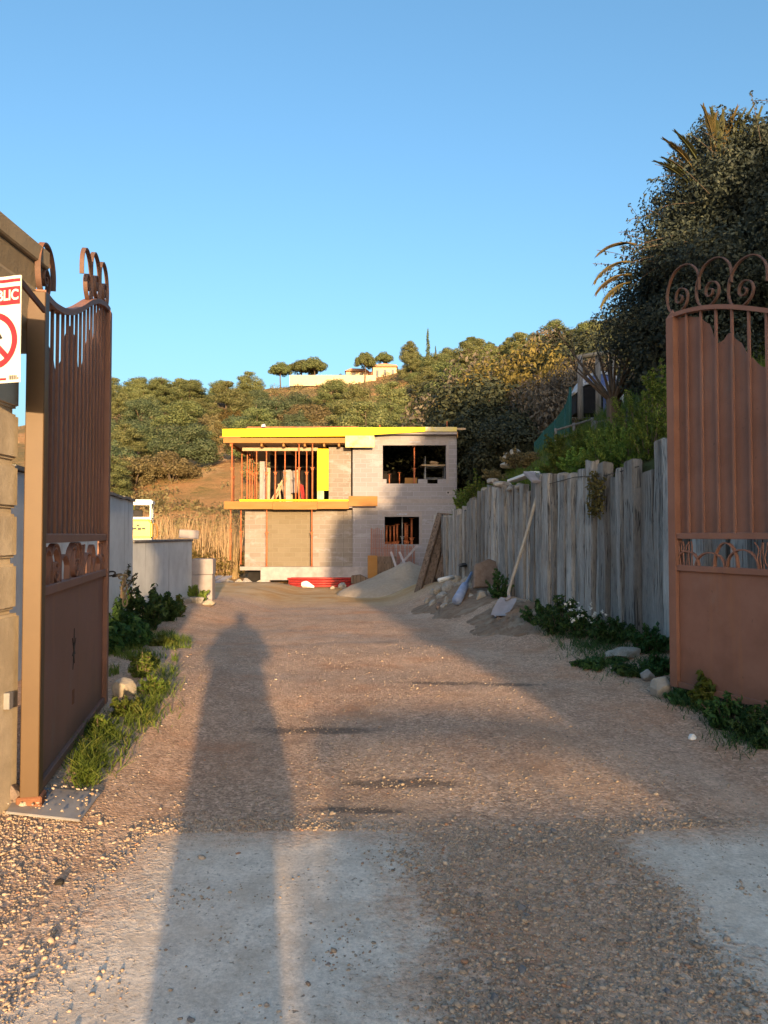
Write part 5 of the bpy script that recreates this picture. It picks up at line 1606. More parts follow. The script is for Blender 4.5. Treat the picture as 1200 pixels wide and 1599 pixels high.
def hill_tree(kind, var, px, ptop, Y, label, group=None, wide=1.0, pbase=None, mat=None):
    """tree on the hillside whose top is seen at photo row ptop"""
    x = (px - 600) * Y / F
    zb = hill_z(x, Y) if pbase is None else at(px, pbase, Y).z
    zt_ = at(px, ptop, Y).z
    if wide > 5: wide = wide * Y / F / 5.7 / (max(.6, zt_ - zb + .2) / HT[kind])
    return place_tree(kind, var, (x, Y, zb - .2), max(.6, zt_ - zb + .2), label, group, wide, mat)

# ---- skyline trees one can point at
SKY = [('umbrella', 0, 438, 568, 127, 'round dark umbrella pine on the ridge, leftmost of the three left of the villa', 42.0), ('umbrella', 1, 470, 565, 129, 'umbrella pine on the ridge, middle of the three left of the villa', 56.0),
       ('umbrella', 0, 490, 561, 126, 'widest umbrella pine on the ridge, right of the other two left of the villa', 48.0), ('umbrella', 1, 570, 553, 121, 'broad umbrella pine rising in front of the cream villa', 38.0),
       ('umbrella', 0, 600, 552, 131, 'umbrella pine behind the roof of the cream villa', 34.0), ('pine', 0, 640, 529, 126, 'large dark round pine on the ridge between the villa and the cypress', 1.1),
       ('cypress', 0, 669, 513, 124, 'tall thin cypress standing out against the sky on the ridge', 1.0), ('cypress', 0, 681, 540, 126, 'short thin cypress just right of the tall one on the ridge', 1.1),
       ('umbrella', 1, 737, 529, 128, 'small umbrella pine alone on the skyline right of the cypresses', 40.0), ('oak', 0, 770, 536, 128, 'low rounded tree on the skyline right of the small umbrella pine', 1.5),
       ('pine', 1, 700, 538, 112, 'olive pine below the skyline between the cypress and the small umbrella pine', 1.15), ('oak', 1, 512, 588, 128, 'low shrubby tree at the left end of the villa terrace', 1.3), ('oak', 0, 530, 583, 128, 'low dark tree just left of the villa', 1.3),
       ('pine', 0, 212, 587, 104, 'tall pine on the left skyline, left of its neighbour', 1.15), ('pine', 1, 250, 581, 106, 'tallest pine on the left skyline', 1.15), ('pine', 0, 299, 589, 112, 'pine on the left skyline right of the tallest one', 1.0),
       ('pine', 1, 341, 592, 116, 'thin-crowned pine on the skyline above the left end of the house roof', 1.0), ('pine', 0, 376, 598, 120, 'low pine top on the skyline above the roof of the house', 1.2), ('pine', 1, 176, 618, 110, 'pine just beside the edge of the left gate', 1.1),
       ('pine', 1, 283, 612, 74, 'large olive-green pine on the slope above the bare orange patch', 1.35), ('pine', 0, 195, 655, 70, 'dark green pine low on the slope behind the tall grey wall', 1.4), ('oak', 0, 250, 682, 72, 'dark rounded oak left of the bare orange patch', 1.4),
       ('oak', 1, 292, 663, 66, 'rounded grey-green oak just above the bare orange patch', 1.4), ('pine', 1, 174, 702, 55, 'yellow-green pine low behind the tall grey wall', 1.2), ('gold', 0, 366, 640, 82, 'small pale yellow bush above the left corner of the house roof', .9)]
for kind, var, px, pt_, Y, lab, wd in SKY:
    hill_tree(kind, var, px, pt_, Y, lab, None, wd, 604 if kind == 'umbrella' and px < 500 else None)

# ---- the wood that covers the slope
def bare(px, py):
    return 278 < px < 385 and 706 < py < 790
cnt = {}
GRP = {'pine': ('green pine in the wood that covers the hillside', 'pines of the hillside wood'), 'oak': ('dark rounded oak in the wood that covers the hillside', 'oaks of the hillside wood'),
       'scrub': ('dusty grey-green shrub on the slope between the trees', 'shrubs on the slope'), 'tan': ('brownish bare shrub on the slope between the trees', 'bare shrubs on the slope'), 'gold': ('yellowish shrub on the slope between the trees', 'yellowish shrubs on the slope')}
placed = []
tries = 0
while len(placed) < 250 and tries < 9000:
    tries += 1
    Y = rng.uniform(52, 127)
    px = rng.uniform(150, 985)
    x = (px - 600) * Y / F
    z = hill_z(x, Y)
    pyb = 835 - (z - CAMZ) * F / Y
    if bare(px, pyb) or pyb > 770: continue
    if 400 < px < 640 and Y > 88: continue
    if 530 < px < 630 and Y > 80: continue
    if px > 720 and Y < 75: continue
    k = rng.random()
    if Y > 116:
        kind = 'scrub' if k < .5 else ('tan' if k < .7 else 'oak')
    elif px < 400 and pyb > 680:
        kind = 'scrub' if k < .45 else 'oak' if k < .65 else 'gold' if k < .8 else 'tan' if k < .92 else 'pine'
    else:
        kind = 'pine' if k < (.62 if px > 480 else .4) else 'oak' if k < .72 else 'scrub' if k < .9 else 'tan'
    md = {'pine': 3.0, 'oak': 2.6, 'scrub': 1.9, 'tan': 1.9, 'gold': 1.9}[kind]
    if any((x - a) ** 2 + (Y - b) ** 2 < (md * .5 + c * .5) ** 2 for a, b, c in placed): continue
    placed.append((x, Y, md))
    h = {'pine': rng.uniform(4.5, 7.5), 'oak': rng.uniform(3.2, 4.8), 'scrub': rng.uniform(1.8, 3.2), 'tan': rng.uniform(1.8, 3.0), 'gold': rng.uniform(1.6, 2.6)}[kind]
    if Y > 112: h *= .62
    lab, grp = GRP[kind]
    place_tree(kind, rng.randint(0, 2), (x, Y, z - .25), h, lab, grp, rng.uniform(.95, 1.35))
# scrub carpet between the trees: nobody could count it
cl = []
for _ in range(1500):
    Y = rng.uniform(46, 129); px = rng.uniform(150, 990); x = (px - 600) * Y / F; z = hill_z(x, Y)
    pyb = 835 - (z - CAMZ) * F / Y
    if bare(px, pyb) and rng.random() < .93: continue
    s = rng.uniform(.35, 1.0)
    cl.append(((x, Y, z + .1), (s * 1.3, s * 1.3, s * .8)))
sc_ = link('hillside_scrub', leafmesh('hillside_scrub', cl, 90000, .15, 77, .45), M['l_scrub'])
tag(sc_, 'low dusty scrub covering the slope between the trees', 'scrub', kind='stuff')

# dry reeds in front of the slope, left of the house
def blades(name, pts, mat, hmin, hmax, width, seed, lean=.25, bendy=.35):
    r = np.random.default_rng(seed)
    p = np.array(pts, float)
    n = len(p)
    h = r.uniform(hmin, hmax, n)
    a = r.uniform(0, 6.283, n)
    ln = r.normal(0, lean, (n, 2)) * h[:, None]
    bd = r.normal(0, bendy, (n, 2)) * h[:, None]
    sx = np.stack([np.cos(a), np.sin(a), np.zeros(n)], 1) * (width * r.uniform(.6, 1.4, n))[:, None]
    mid = p + np.concatenate([ln * .5, (h * .55)[:, None]], 1)
    tip = p + np.concatenate([ln + bd * .6, h[:, None]], 1)
    V = np.stack([p - sx, p + sx, mid + sx * .8, mid - sx * .8, tip + sx * .12, tip - sx * .12], 1).reshape(-1, 3)
    b = (np.arange(n) * 6)[:, None]
    Fc = np.concatenate([b + np.array([0, 1, 2, 3]), b + np.array([3, 2, 4, 5])], 0)
    return link(name, npmesh(name, V, Fc), mat)
pts = []
while len(pts) < 2200:
    Y = rng.uniform(35, 44); px = rng.uniform(160, 372)
    x = (px - 600) * Y / F
    if mnoise.noise(Vector((x * .5, Y * .4, 9))) < -.28: continue
    pts.append((x, Y, max(ground_z(x, Y), hill_z(x, Y) if Y > 40 else -9) - .1))
tag(blades('dry_reeds', pts, M['l_reed'], 0.9, 3.3, .018, 5, .09, .10), 'tall dry straw-coloured reeds standing left of the house', 'reeds', kind='stuff')
cl = []
for _ in range(110):
    Y = rng.uniform(34.5, 43); px = rng.uniform(160, 372); x = (px - 600) * Y / F
    s = rng.uniform(.5, .9)
    cl.append(((x, Y, ground_z(x, Y) + rng.uniform(.2, 1.2)), (s, s, s * .9)))
tag(link('reed_undergrowth', leafmesh('reed_undergrowth', cl, 24000, .085, 78, .3), M['l_gold']), 'yellowish undergrowth among the dry reeds left of the house', 'undergrowth', kind='stuff')

# villa on the ridge
YV = 125.0
vz = at(585, 594, YV).z
PV = F / YV
villa = thing('villa', 'cream villa with low tiled roofs on top of the hill', 'house', (at(585, 0, YV).x, YV, vz - 1.0))
M['cream'] = rough_mat('cream_render', (0.62, 0.47, 0.29), (0.68, 0.53, 0.34), 3, .05, .01, .9)
M['tile'] = rough_mat('terracotta_tiles', (0.40, 0.19, 0.11), (0.50, 0.27, 0.17), 4, .5, .05, .9)
M['glass_dark'] = rough_mat('dark_window_pane', (0.03, 0.035, 0.045), (0.05, 0.055, 0.065), 2, .0, .001, .15, spec=.6)
def vx(px): return (px - 585) / PV
def vzz(py): return (597 - py) / PV + 1.0
mb = MB(); mb.box(vx(583), vx(620), 0, 6, 0, vzz(576)); mb.build('wall', M['cream'], villa)
mb = MB(); mb.box(vx(541), vx(575), -.5, 5, 0, vzz(584)); mb.build('wall', M['cream'], villa)
mb = MB(); mb.box(vx(575.1), vx(582.9), .6, 5, 0, vzz(582)); mb.build('wall', M['tile'], villa)
mb = MB(); mb.prism([(vx(581), vzz(576)), (vx(622), vzz(576)), (vx(620), vzz(573.4)), (vx(600), vzz(571)), (vx(584), vzz(573.5))], -.5, 6.4); rf = mb.build('roof', M['tile'], villa)
mb = MB(); mb.box(vx(606), vx(609), 2, 3, vzz(573), vzz(569)); mb.build('chimney', M['cream'], rf)
mb = MB(); mb.prism([(vx(539), vzz(584)), (vx(577), vzz(584)), (vx(572), vzz(580.5)), (vx(548), vzz(580))], -1.0, 5.4); mb.build('roof', M['tile'], villa)
for a, b, c, d in ((588, 592, 592, 581), (600, 604, 589, 580), (612, 616, 589, 580)):
    mb = MB(); mb.box(vx(a), vx(b), -.06, .05, vzz(c), vzz(d)); mb.build('window', M['glass_dark'], villa)
for a, b, c, d in ((550, 556, 594, 587), (562, 568, 594, 587)):
    mb = MB(); mb.box(vx(a), vx(b), -.56, -.45, vzz(c), vzz(d)); mb.build('window', M['glass_dark'], villa)
mb = MB(); mb.box(vx(456), vx(588), -3.4, -3.0, -.6, vzz(595.5)); o = mb.build('terrace_wall', M['cream'], villa); o['label'] = 'long low cream terrace wall'

# ================================================================== right bank: trees, shrubs, structures
def bank_tree(kind, var, px, ptop, Y, label, wide=1.0, mat=None, group=None):
    x = (px - 600) * Y / F
    zb = bank_z(x, Y)
    return place_tree(kind, var + 3, (x, Y, zb - .25), at(px, ptop, Y).z - zb + .25, label, group, wide, mat)
for kind, var, px, pt_, Y, lab, wd, mt in (
        ('oak', 0, 752, 592, 36, 'big blackish evergreen shrub right of the house', 1.35, 'l_dark'), ('oak', 1, 785, 618, 33, 'second blackish evergreen shrub, right of the big one beside the house', 1.15, 'l_dark'),
        ('oak', 2, 728, 640, 38, 'low blackish shrub directly behind the right corner of the house', 1.3, 'l_dark'), ('oak', 1, 815, 640, 30, 'dark grey-green shrub above the rubble at the end of the bank', 1.2, 'l_dark'),
        ('gold', 0, 822, 540, 42, 'tall golden-leaved shrub catching the sun right of the house', .9, None), ('gold', 1, 858, 560, 36, 'golden-leaved shrub just left of the green fence posts', .75, None),
        ('tan', 0, 842, 520, 46, 'bare brownish thicket against the sky above the golden shrubs', .85, None), ('tan', 1, 800, 548, 48, 'paler bare thicket left of the golden shrubs', .9, None),
        ('oak', 2, 882, 515, 44, 'dark green tree on the skyline left of the ivy-covered tree', 1.1, None), ('pine', 1, 915, 498, 46, 'pine on the skyline close to the ivy-covered tree', 1.1, None), ('pine', 2, 860, 530, 52, 'pine behind the bare brownish thicket', 1.2, None),
        ('oak', 0, 940, 520, 40, 'dark oak behind the wooden frame on the bank', 1.3, None), ('gold', 2, 892, 575, 33, 'reddish golden shrub behind the wooden frame', .9, None), ('oak', 1, 985, 540, 34, 'dark oak behind the bare pruned tree', 1.4, 'l_dark'),
        ('tan', 2, 905, 540, 30, 'leafless thicket around the top of the wooden frame', .7, None), ('tan', 1, 870, 590, 34, 'leafless grey thicket below the golden shrubs', .9, None), ('oak', 0, 1010, 585, 27, 'dark evergreen behind the green hedge at the top of the bank', 1.2, 'l_dark'),
        ('oak', 1, 775, 560, 50, 'olive-green rounded tree left of the bare thickets', 1.1, None), ('pine', 0, 790, 545, 62, 'olive pine behind the bare thickets', 1.2, None), ('pine', 2, 745, 570, 66, 'olive pine above the right corner of the house', 1.25, None)):
    bank_tree(kind, var, px, pt_, Y, lab, wd, mt)

# ivy-smothered tree with a dead palm inside
iv = thing('ivy_tree', 'huge dark tree smothered in ivy rising behind the right gate', 'tree', (7.6, 13.4, bank_z(7.6, 13.4) - .3))
b0 = iv.location.z
mb = MB(); mb.tube(spline([(0, 0, -.3), (.2, 0, 1.5), (0, .1, 3.2), (.1, 0, 4.4)], 4), [.42 - .022 * k for k in range(13)], 10)
for k in range(26):
    a = 6.28 * k / 26; rr_ = rng.uniform(1.4, 2.3); zz = rng.uniform(.6, 3.2)
    mb.tube([(0, 0, 1 + zz * .4), (rr_ * .5 * math.cos(a), rr_ * .5 * math.sin(a), zz), (rr_ * math.cos(a), rr_ * math.sin(a), zz + rng.uniform(-.3, .4))], [.08, .05, .008], 5)
mb.build('trunk', M['bark'], iv, True)
cl = clumps_on(0, 0, 1.25, 3.35, 2.9, 2.35, 260, .55, 4, .7, -.85)
cl += clumps_on(1.45, .2, 3.15, 2.3, 2.4, 2.2, 160, .5, 5, .7, -.6)
cl += clumps_on(-1.0, -.2, 3.0, 1.25, 1.5, 1.3, 80, .45, 8, .7, -.6)
cl += clumps_on(-2.2, -.3, .2, 1.3, 1.6, 1.9, 50, .42, 6, .4, -.9)
link('crown', leafmesh('crown', cl, 400000, .036, 9, .5, shell=.75, rnd=.4), M['l_ivy'], iv)
link('inner_leaves', leafmesh('inner_leaves', [((.2, .2, 1.35), (2.95, 2.4, 2.1)), ((1.45, .3, 2.95), (2.0, 2.0, 1.95)), ((-.9, 0, 2.9), (1.05, 1.2, 1.1)), ((-2.0, -.1, .3), (1.05, 1.2, 1.6))], 80000, .075, 19, .6, shell=.6), M['l_ivy'], iv)
# loose shoots reaching out into the sky
shoot_cl = []
rs = random.Random(14)
for k in range(60):
    a = rs.uniform(-.2, 2.4); t0 = rs.uniform(.85, 1.0)
    px0, pz0 = -3.3 * math.cos(a) * t0, 1.3 + 2.6 * math.sin(a) * t0
    y0 = rs.uniform(-1.8, .8)
    L_ = rs.uniform(.25, .75)
    d = Vector((-math.cos(a) + rs.uniform(-.4, .3), rs.uniform(-.4, .4), math.sin(a) * .7 + rs.uniform(-.6, .5))).normalized()
    pts_ = [Vector((px0, y0, pz0)) - d * .3, Vector((px0, y0, pz0)) + d * L_ * .4, Vector((px0, y0, pz0)) + d * L_ + Vector((0, 0, -.12 * L_))]
    sv_ = MB(); sv_.tube(spline(pts_, 4), .005, 4); sv_.build('shoot', M['bark'], iv)
    for q in range(9):
        p_ = pts_[0].lerp(pts_[2], rs.uniform(.15, 1.0))
        shoot_cl.append((p_, (.05, .05, .05)))
link('shoot_leaves', leafmesh('shoot_leaves', shoot_cl, 2600, .03, 15, .5), M['l_ivy'], iv)

def frond_mesh(L, curve, seed, dead=False):
    r = random.Random(seed)
    path = [Vector((0, 0, 0))]
    ang_ = 1.15
    for k in range(14):
        ang_ -= curve / 14
        path.append(path[-1] + Vector((math.cos(ang_), 0, math.sin(ang_))) * L / 14)
    st = MB(); st.tube(path, [.022 - .0013 * k for k in range(15)], 5)
    V, Fc = [], []
    for k in range(2, 14):
        for sub in range(6):
            p = path[k].lerp(path[k + 1], sub / 6)
            t = (path[k + 1] - path[k]).normalized()
            f = (k + sub / 6) / 14
            ll = .26 * math.sin(min(1, f * 1.25) * math.pi * .85 + .25) + .05
            for s in (-1, 1):
                d = (t * 1.25 + Vector((0, s * .5, .12 if not dead else -.3)) + Vector((r.uniform(-.12, .12), r.uniform(-.12, .12), r.uniform(-.12, .12)))).normalized()
                w_ = t.cross(d).normalized().cross(d) * .011
                b = len(V)
                V += [p - w_, p + w_, p + d * ll * .6 + w_ * .8, p + d * ll * .6 - w_ * .8, p + d * ll]
                V.append(p + d * ll)
                Fc.append((b, b + 1, b + 2, b + 3)); Fc.append((b + 3, b + 2, b + 4, b + 5))
    return st.mesh('rachis', True), npmesh('leaflets', [v[:] for v in V], Fc)
palm = thing('palm_tree', 'palm tree hidden inside the ivy, only its frond tips sticking out into the sky', 'palm tree', (6.9, 13.1, bank_z(6.9, 13.1) - .3))
pz = palm.location.z
mb = MB(); mb.tube([(0, 0, -.3), (0, 0, 1.5), (.05, 0, 3.7)], [.3, .26, .28], 12); mb.build('trunk', M['bark'], palm, True)
def frond(px, py, back, L, curve, seed, mat, dead=False, Y=12.2):
    """a frond whose tip is seen near (px, py): built from the palm's heart outward"""
    st_, lf = frond_mesh(L, curve, seed, dead)
    tip = at(px, py, Y) - palm.location
    # heart of the palm
    heart = tip + Vector(back)
    end = Vector((0, 0, 0)); a_ = 1.15
    for k in range(14):
        a_ -= curve / 14
        end += Vector((math.cos(a_), 0, math.sin(a_))) * L / 14
    d = tip - heart
    s = d.length / end.length
    m_ = Matrix.Rotation(math.atan2(d.y, d.x), 4, 'Z') @ Matrix.Rotation(math.atan2(end.z, end.x) - math.atan2(d.z, math.hypot(d.x, d.y)), 4, 'Y')
    f = link('frond', st_, M['l_palm'] if dead else M[mat], palm)
    f.matrix_local = Matrix.Translation(heart) @ m_ @ Matrix.Diagonal((s, s, s, 1))
    link('leaflets', lf, M[mat], f)
for i, (px, py, b_) in enumerate(((1098, 166, (.45, .3, -1.1)), (1111, 170, (.28, .3, -1.1)), (1130, 172, (.05, .3, -1.0)), (1152, 168, (-.2, .3, -1.1)), (1164, 172, (-.25, .3, -1.0)), (1178, 164, (-.3, .3, -1.0)), (1118, 178, (.1, .4, -.9)), (1190, 168, (-.1, .3, -.9)),
                                  (1054, 205, (.75, .3, -.75)), (1036, 217, (.85, .3, -.6)), (1022, 252, (.9, .3, -.35)), (1034, 246, (.8, .3, -.4)))):
    frond(px, py, tuple(v * .72 for v in b_), 1.2, .55, 60 + i, 'l_palm_green' if i % 3 else 'l_palm')
for i, (px, py, b_) in enumerate(((933, 397, (.75, .3, .28)), (930, 458, (.7, .3, .42)), (938, 478, (.6, .3, .5)), (928, 440, (.7, .3, .45)))):
    frond(px, py, b_, .9, .9, 90 + i, 'l_palm', True)

# fresh green hedge plants on the edge of the bank
def leafy_bush(name, px, pyb, Y, w_px, h_px, n, mat, label, cat='plant', group=None, leaf=.045, seed=1, stems=True, zb=None, asp=.42):
    s = Y / F
    p = at(px, pyb, Y)
    z = p.z if zb is None else zb
    W, H = w_px * s / 2, h_px * s
    t = thing(name, label, cat, (p.x, Y, z), group=group)
    r = random.Random(seed)
    mb = MB(); cl = []
    for k in range(26):
        a = r.uniform(0, 6.28); q = math.sqrt(r.random()) * W * 1.05; hh = H * r.uniform(.45, 1.08) * (1 - .55 * (q / (W * 1.05 + 1e-6)) ** 2)
        e = Vector((q * math.cos(a), q * .85 * math.sin(a), hh))
        p0 = Vector((e.x * .35, e.y * .35, -.04)); p1 = Vector((e.x * .75, e.y * .75, hh * .6))
        path = spline([p0, p1, e + Vector((e.x * .12, e.y * .12, -.08 * hh * r.random()))], 4)
        mb.tube(path, .0045, 4)
        sz = max(leaf * 1.3, min(W, H) * .16)
        for f in (2, 4, 5, 6, 7, 8):
            c_ = path[min(f, len(path) - 1)]
            g_ = sz * r.uniform(.6, 1.25) * (1.15 - .07 * f)
            cl.append((c_, (g_, g_, g_ * .8)))
    link('leaves', leafmesh('leaves', cl, n, leaf, seed, asp, upbias=.4, shell=.9), M[mat], t)
    mb.build('stems', M['bark'], t)
    return t
gi = 0
for px, pyb, Y, wd, hg in ((1018, 705, 9.6, 70, 120), (990, 712, 10.0, 60, 85), (962, 712, 10.6, 60, 75), (935, 715, 11.2, 60, 60), (905, 722, 11.9, 60, 50), (878, 728, 12.6, 56, 46), (1000, 680, 12.2, 90, 90), (955, 690, 12.8, 80, 55), (915, 700, 13.5, 70, 44),
                            (1040, 660, 11.0, 90, 110), (850, 735, 13.2, 46, 30), (885, 700, 15.0, 80, 50), (935, 680, 15.5, 90, 40), (1075, 640, 12.0, 100, 110)):
    x = (px - 600) * Y / F
    leafy_bush('green_plant', px, pyb, Y, wd, hg, 5200, 'l_green' if gi not in (5, 8, 11, 12) else 'l_grass', 'bushy fresh green plant on the bank above the sleeper wall', 'plant', 'green plants on the bank', .027, 200 + gi, asp=.3, zb=max(bank_z(x, Y) - .1, at(px, pyb, Y).z - .2))
    gi += 1
for px, pyb, Y, wd, hg, lab, mt in ((742, 790, 19.0, 34, 60, 'yellow-green shrub growing over the far end of the sleeper wall', 'l_grass'), (725, 800, 20.0, 36, 50, 'leafy green shrub at the far end of the wall, nearest the house', 'l_green'), (712, 860, 20.4, 20, 70, 'trailing plant hanging down the far end of the sleeper wall', 'l_green'),
                                    (745, 830, 18.4, 12, 70, 'thin plant hanging between two sleepers near the far end of the wall', 'l_grass'), (812, 728, 15.5, 60, 36, 'grey-green plant behind the flat stones on the wall', 'l_scrub'), (770, 750, 17.5, 36, 20, 'low grey plant behind the wall near the house', 'l_scrub')):
    leafy_bush('green_plant', px, pyb, Y, wd, hg, 1500, mt, lab, 'plant', None, .04, 240 + int(px), zb=at(px, pyb, Y).z)
# hanging ivy on the wall front
iv2 = thing('ivy_plant', 'small yellowing ivy hanging down the front of the sleeper wall', 'plant', (0, 0, 0))
cl = []; mb = MB()
for k in range(40):
    f = k / 39
    yy = 10.35 + .35 * math.sin(k * 1.7) * .5; pyy = 742 + 62 * f
    cl.append(((fence_x(yy) - .13, yy, CAMZ + (835 - pyy) * yy / F), (.07, .09, .07)))
link('leaves', leafmesh('leaves', cl, 650, .03, 31, .5), M['l_gold'], iv2)
mb.tube([(fence_x(10.4) - .11, 10.4, 2.3), (fence_x(10.35) - .11, 10.35, 2.0), (fence_x(10.4) - .11, 10.4, 1.75)], .008, 4); mb.build('stems', M['bark'], iv2)

# stones on the bank near the house
for i, (px, py, Y, ww, hh, lb) in enumerate(((793, 716, 24, 22, 14, 'pale square stone on the bank, lower one of the stone pile by the house'), (805, 708, 24.5, 20, 12, 'pale stone topmost in the pile on the bank by the house'), (812, 722, 23.5, 24, 13, 'grey stone at the right of the pile on the bank'), (790, 727, 23, 20, 12, 'greyish stone at the foot of the pile on the bank'))):
    o = link('stone', rock_mesh('stone', 300 + i, ww * Y / F / 2, ww * Y / F / 2.4, hh * Y / F / 1.5, rough=.2), M['stone']); o.location = at(px, py, Y); tag(o, lb, 'stone')

# wooden frame, sheltered play tent, rails, pruned tree, green fence
YF = 21.0
M['wood_grey'] = rough_mat('greyed_round_wood', (0.20, 0.17, 0.145), (0.34, 0.29, 0.25), 5, .5, .01, .9, stretch=(4, 4, .6))
fr = thing('wooden_gantry', 'tall frame of round grey wooden posts with a cross beam on the bank', 'frame', (0, 0, 0))
for px, pb, Y in ((907, 645, YF), (935, 645, YF + .4), (959, 640, YF + 1.2)):
    a, b = at(px, pb + 10, Y), at(px - 1, 556, Y)
    mb = MB(); mb.tube([a, a.lerp(b, .5), b], [.085, .08, .075] if px < 950 else .03, 8); mb.build('post', M['wood_grey'], fr, True)
mb = MB(); mb.tube([at(902, 558, YF), at(930, 554, YF + .3), at(962, 548, YF + 1.2)], .07, 8); mb.build('beam', M['timber'], fr, True)
pt2 = thing('play_tent', 'small arched tent of blue and white cloth under the wooden frame', 'tent', at(940, 645, YF + 2.0))
M['cloth_white'] = rough_mat('white_cloth', (0.45, 0.45, 0.47), (0.55, 0.55, 0.57), 4, .1, .01, .9)
M['cloth_blue'] = rough_mat('blue_cloth', (0.10, 0.14, 0.34), (0.16, 0.21, 0.42), 4, .1, .01, .9)
mb = MB(); arcp = [(.62 * math.cos(a), .75 + .5 * math.sin(a)) for a in np.linspace(0, math.pi, 14)]
mb.prism([(.62, 0)] + arcp + [(-.62, 0)], 0.02, .9); mb.build('canopy', M['cloth_blue'], pt2)
mb = MB(); mb.ribbon([(.64, 0)] + [(p[0] * 1.03, .75 + (p[1] - .75) * 1.05) for p in arcp] + [(-.64, 0)], .09, -.03, .93); mb.build('hem', M['cloth_white'], pt2)
for x_ in (-.2, .15, .4):
    mb = MB(); mb.box(x_, x_ + .12, -.012, .018, 0, 1.0); mb.build('stripe', M['cloth_white'], pt2)
lt = thing('dark_shelter', 'low dark shelter with a pale curved rim, left of the blue and white tent', 'shelter', at(922, 645, YF + 1.6))
mb = MB(); mb.prism([(-.45, 0), (.4, 0), (.4, .7), (.2, .85), (-.2, .82), (-.42, .62)], 0, .8); mb.build('body', M['dark_inside'], lt)
mb = MB(); mb.ribbon(spline([(-.48, .62), (-.2, .88), (.2, .92), (.45, .74)], 5), .07, -.05, .82); mb.build('rim', M['cloth_white'], lt)
for (a, b, Y, lab) in (((868, 672), (925, 655), 18.5, 'left one of two low wooden rail fences on the bank'), ((930, 660), (990, 648), 17.5, 'right one of two low wooden rail fences on the bank, by the pruned tree')):
    rf_ = thing('rail_fence', lab, 'fence')
    pa, pb = at(*a, Y), at(*b, Y)
    mb = MB(); mb.tube([pa, pb], .03, 6); mb.tube([pa - Vector((0, 0, .22)), pb - Vector((0, 0, .22))], .025, 6); mb.build('rail', M['wood_grey'], rf_, True)
    for f in (0, .5, 1):
        p_ = pa.lerp(pb, f); mb = MB(); mb.tube([p_ - Vector((0, 0, .7)), p_ + Vector((0, 0, .05))], .035, 6); mb.build('post', M['wood_grey'], rf_, True)
tp_ = at(958, 680, 15.0)
bt = thing('pruned_tree', 'bare pruned tree with a stout dark trunk on the bank', 'tree', tp_)
mb = MB(); mb.tube(spline([(0, 0, -.4), (.02, 0, .2), (0, 0, .5), (.02, 0, .72)], 4), [.16, .15, .15, .15, .145, .14, .135, .13, .13, .13, .14, .15, .16], 10)
mb.build('trunk', M['bark'], bt, True)
mb = MB(); r_ = random.Random(9)
for k in range(17):
    a = 6.28 * k / 17 + r_.uniform(-.2, .2); o_ = r_.uniform(.4, 1.1); hh = r_.uniform(.6, 1.5)
    p0, p1, p2 = Vector((0, 0, .66)), Vector((o_ * .5 * math.cos(a), o_ * .5 * math.sin(a), .7 + hh * .45)), Vector((o_ * math.cos(a), o_ * math.sin(a), .7 + hh))
    mb.tube(spline([p0, p1, p2], 4), [.045, .04, .035, .03, .025, .022, .018, .012, .006], 5)
    for q in range(3):
        e = p1.lerp(p2, r_.uniform(.1, .9)); mb.tube([e, e + Vector((r_.uniform(-.35, .35), r_.uniform(-.35, .35), r_.uniform(.2, .6)))], [.012, .004], 4)
mb.build('branches', M['bark'], bt, True)

M['green_metal'] = rough_mat('green_coated_wire', (0.02, 0.085, 0.065), (0.03, 0.115, 0.09), 9, .1, .002, .5)
gf = thing('mesh_fence', 'dark green wire-mesh fence climbing the bank right of the house', 'fence')
gp = [(836, 728, 690, 25.0), (850, 716, 672, 23.0), (868, 703, 655, 21.5), (884, 690, 632, 20.0), (891, 672, 605, 19.0)]
prevp = None
for px, pb, pt_, Y in gp:
    a, b = at(px, pb + 12, Y), at(px, pt_, Y)
    mb = MB(); mb.tube([a, b], .035, 8); mb.build('post', M['green_metal'], gf, True)
    if prevp:
        A0, B0 = prevp
        mb = MB()
        for k in range(9): mb.tube([A0.lerp(B0, k / 8), a.lerp(b, k / 8)], .006, 4)
        for k in range(1, 40):
            f = k / 40; mb.tube([A0.lerp(a, f), B0.lerp(b, f)], .006, 4)
        mb.build('mesh_panel', M['green_metal'], gf)
    prevp = (a, b)

# ================================================================== weeds and grass by the track
def weed(px, pyb, Y, w_px, h_px, n, mat, label, group=None, leaf=.05, seed=1, asp=.4):
    x = (px - 600) * Y / F
    return leafy_bush('weed', px, pyb, Y, w_px, h_px, n, mat, label, 'weed', group, leaf, seed, zb=ground_z(x, Y) - .01, asp=asp)
for i, (px, Y, wd, hg, lab, mt) in enumerate(((195, 10.2, 80, 70, 'dark leafy weed along the left wall, nearest the gate', 'l_weed'), (235, 11.6, 80, 78, 'tallest dark leafy weed along the left wall', 'l_weed'), (265, 12.8, 60, 52, 'dark leafy weed at the far end of the weeds along the left wall', 'l_weed'),
                                              (180, 8.8, 60, 60, 'low dark weed just behind the left gate', 'l_weed'), (215, 9.4, 70, 50, 'broad dark weed in the middle of the weeds by the left wall', 'l_weed'), (285, 13.6, 22, 36, 'small yellow-green weed catching the sun at the end of the left weeds', 'l_grass'), (316, 16.8, 34, 32, 'bright green weed at the foot of the pale block stack', 'l_green'),
                                              (236, 7.6, 40, 28, 'thin green weed at the edge of the gravel on the left', 'l_grass'), (262, 9.8, 40, 16, 'low green patch of weed on the gravel edge at the left', 'l_grass'))):
    weed(px, 0, Y, wd, hg, 1700, mt, lab, None, .055 if i < 5 else .035, 400 + i)
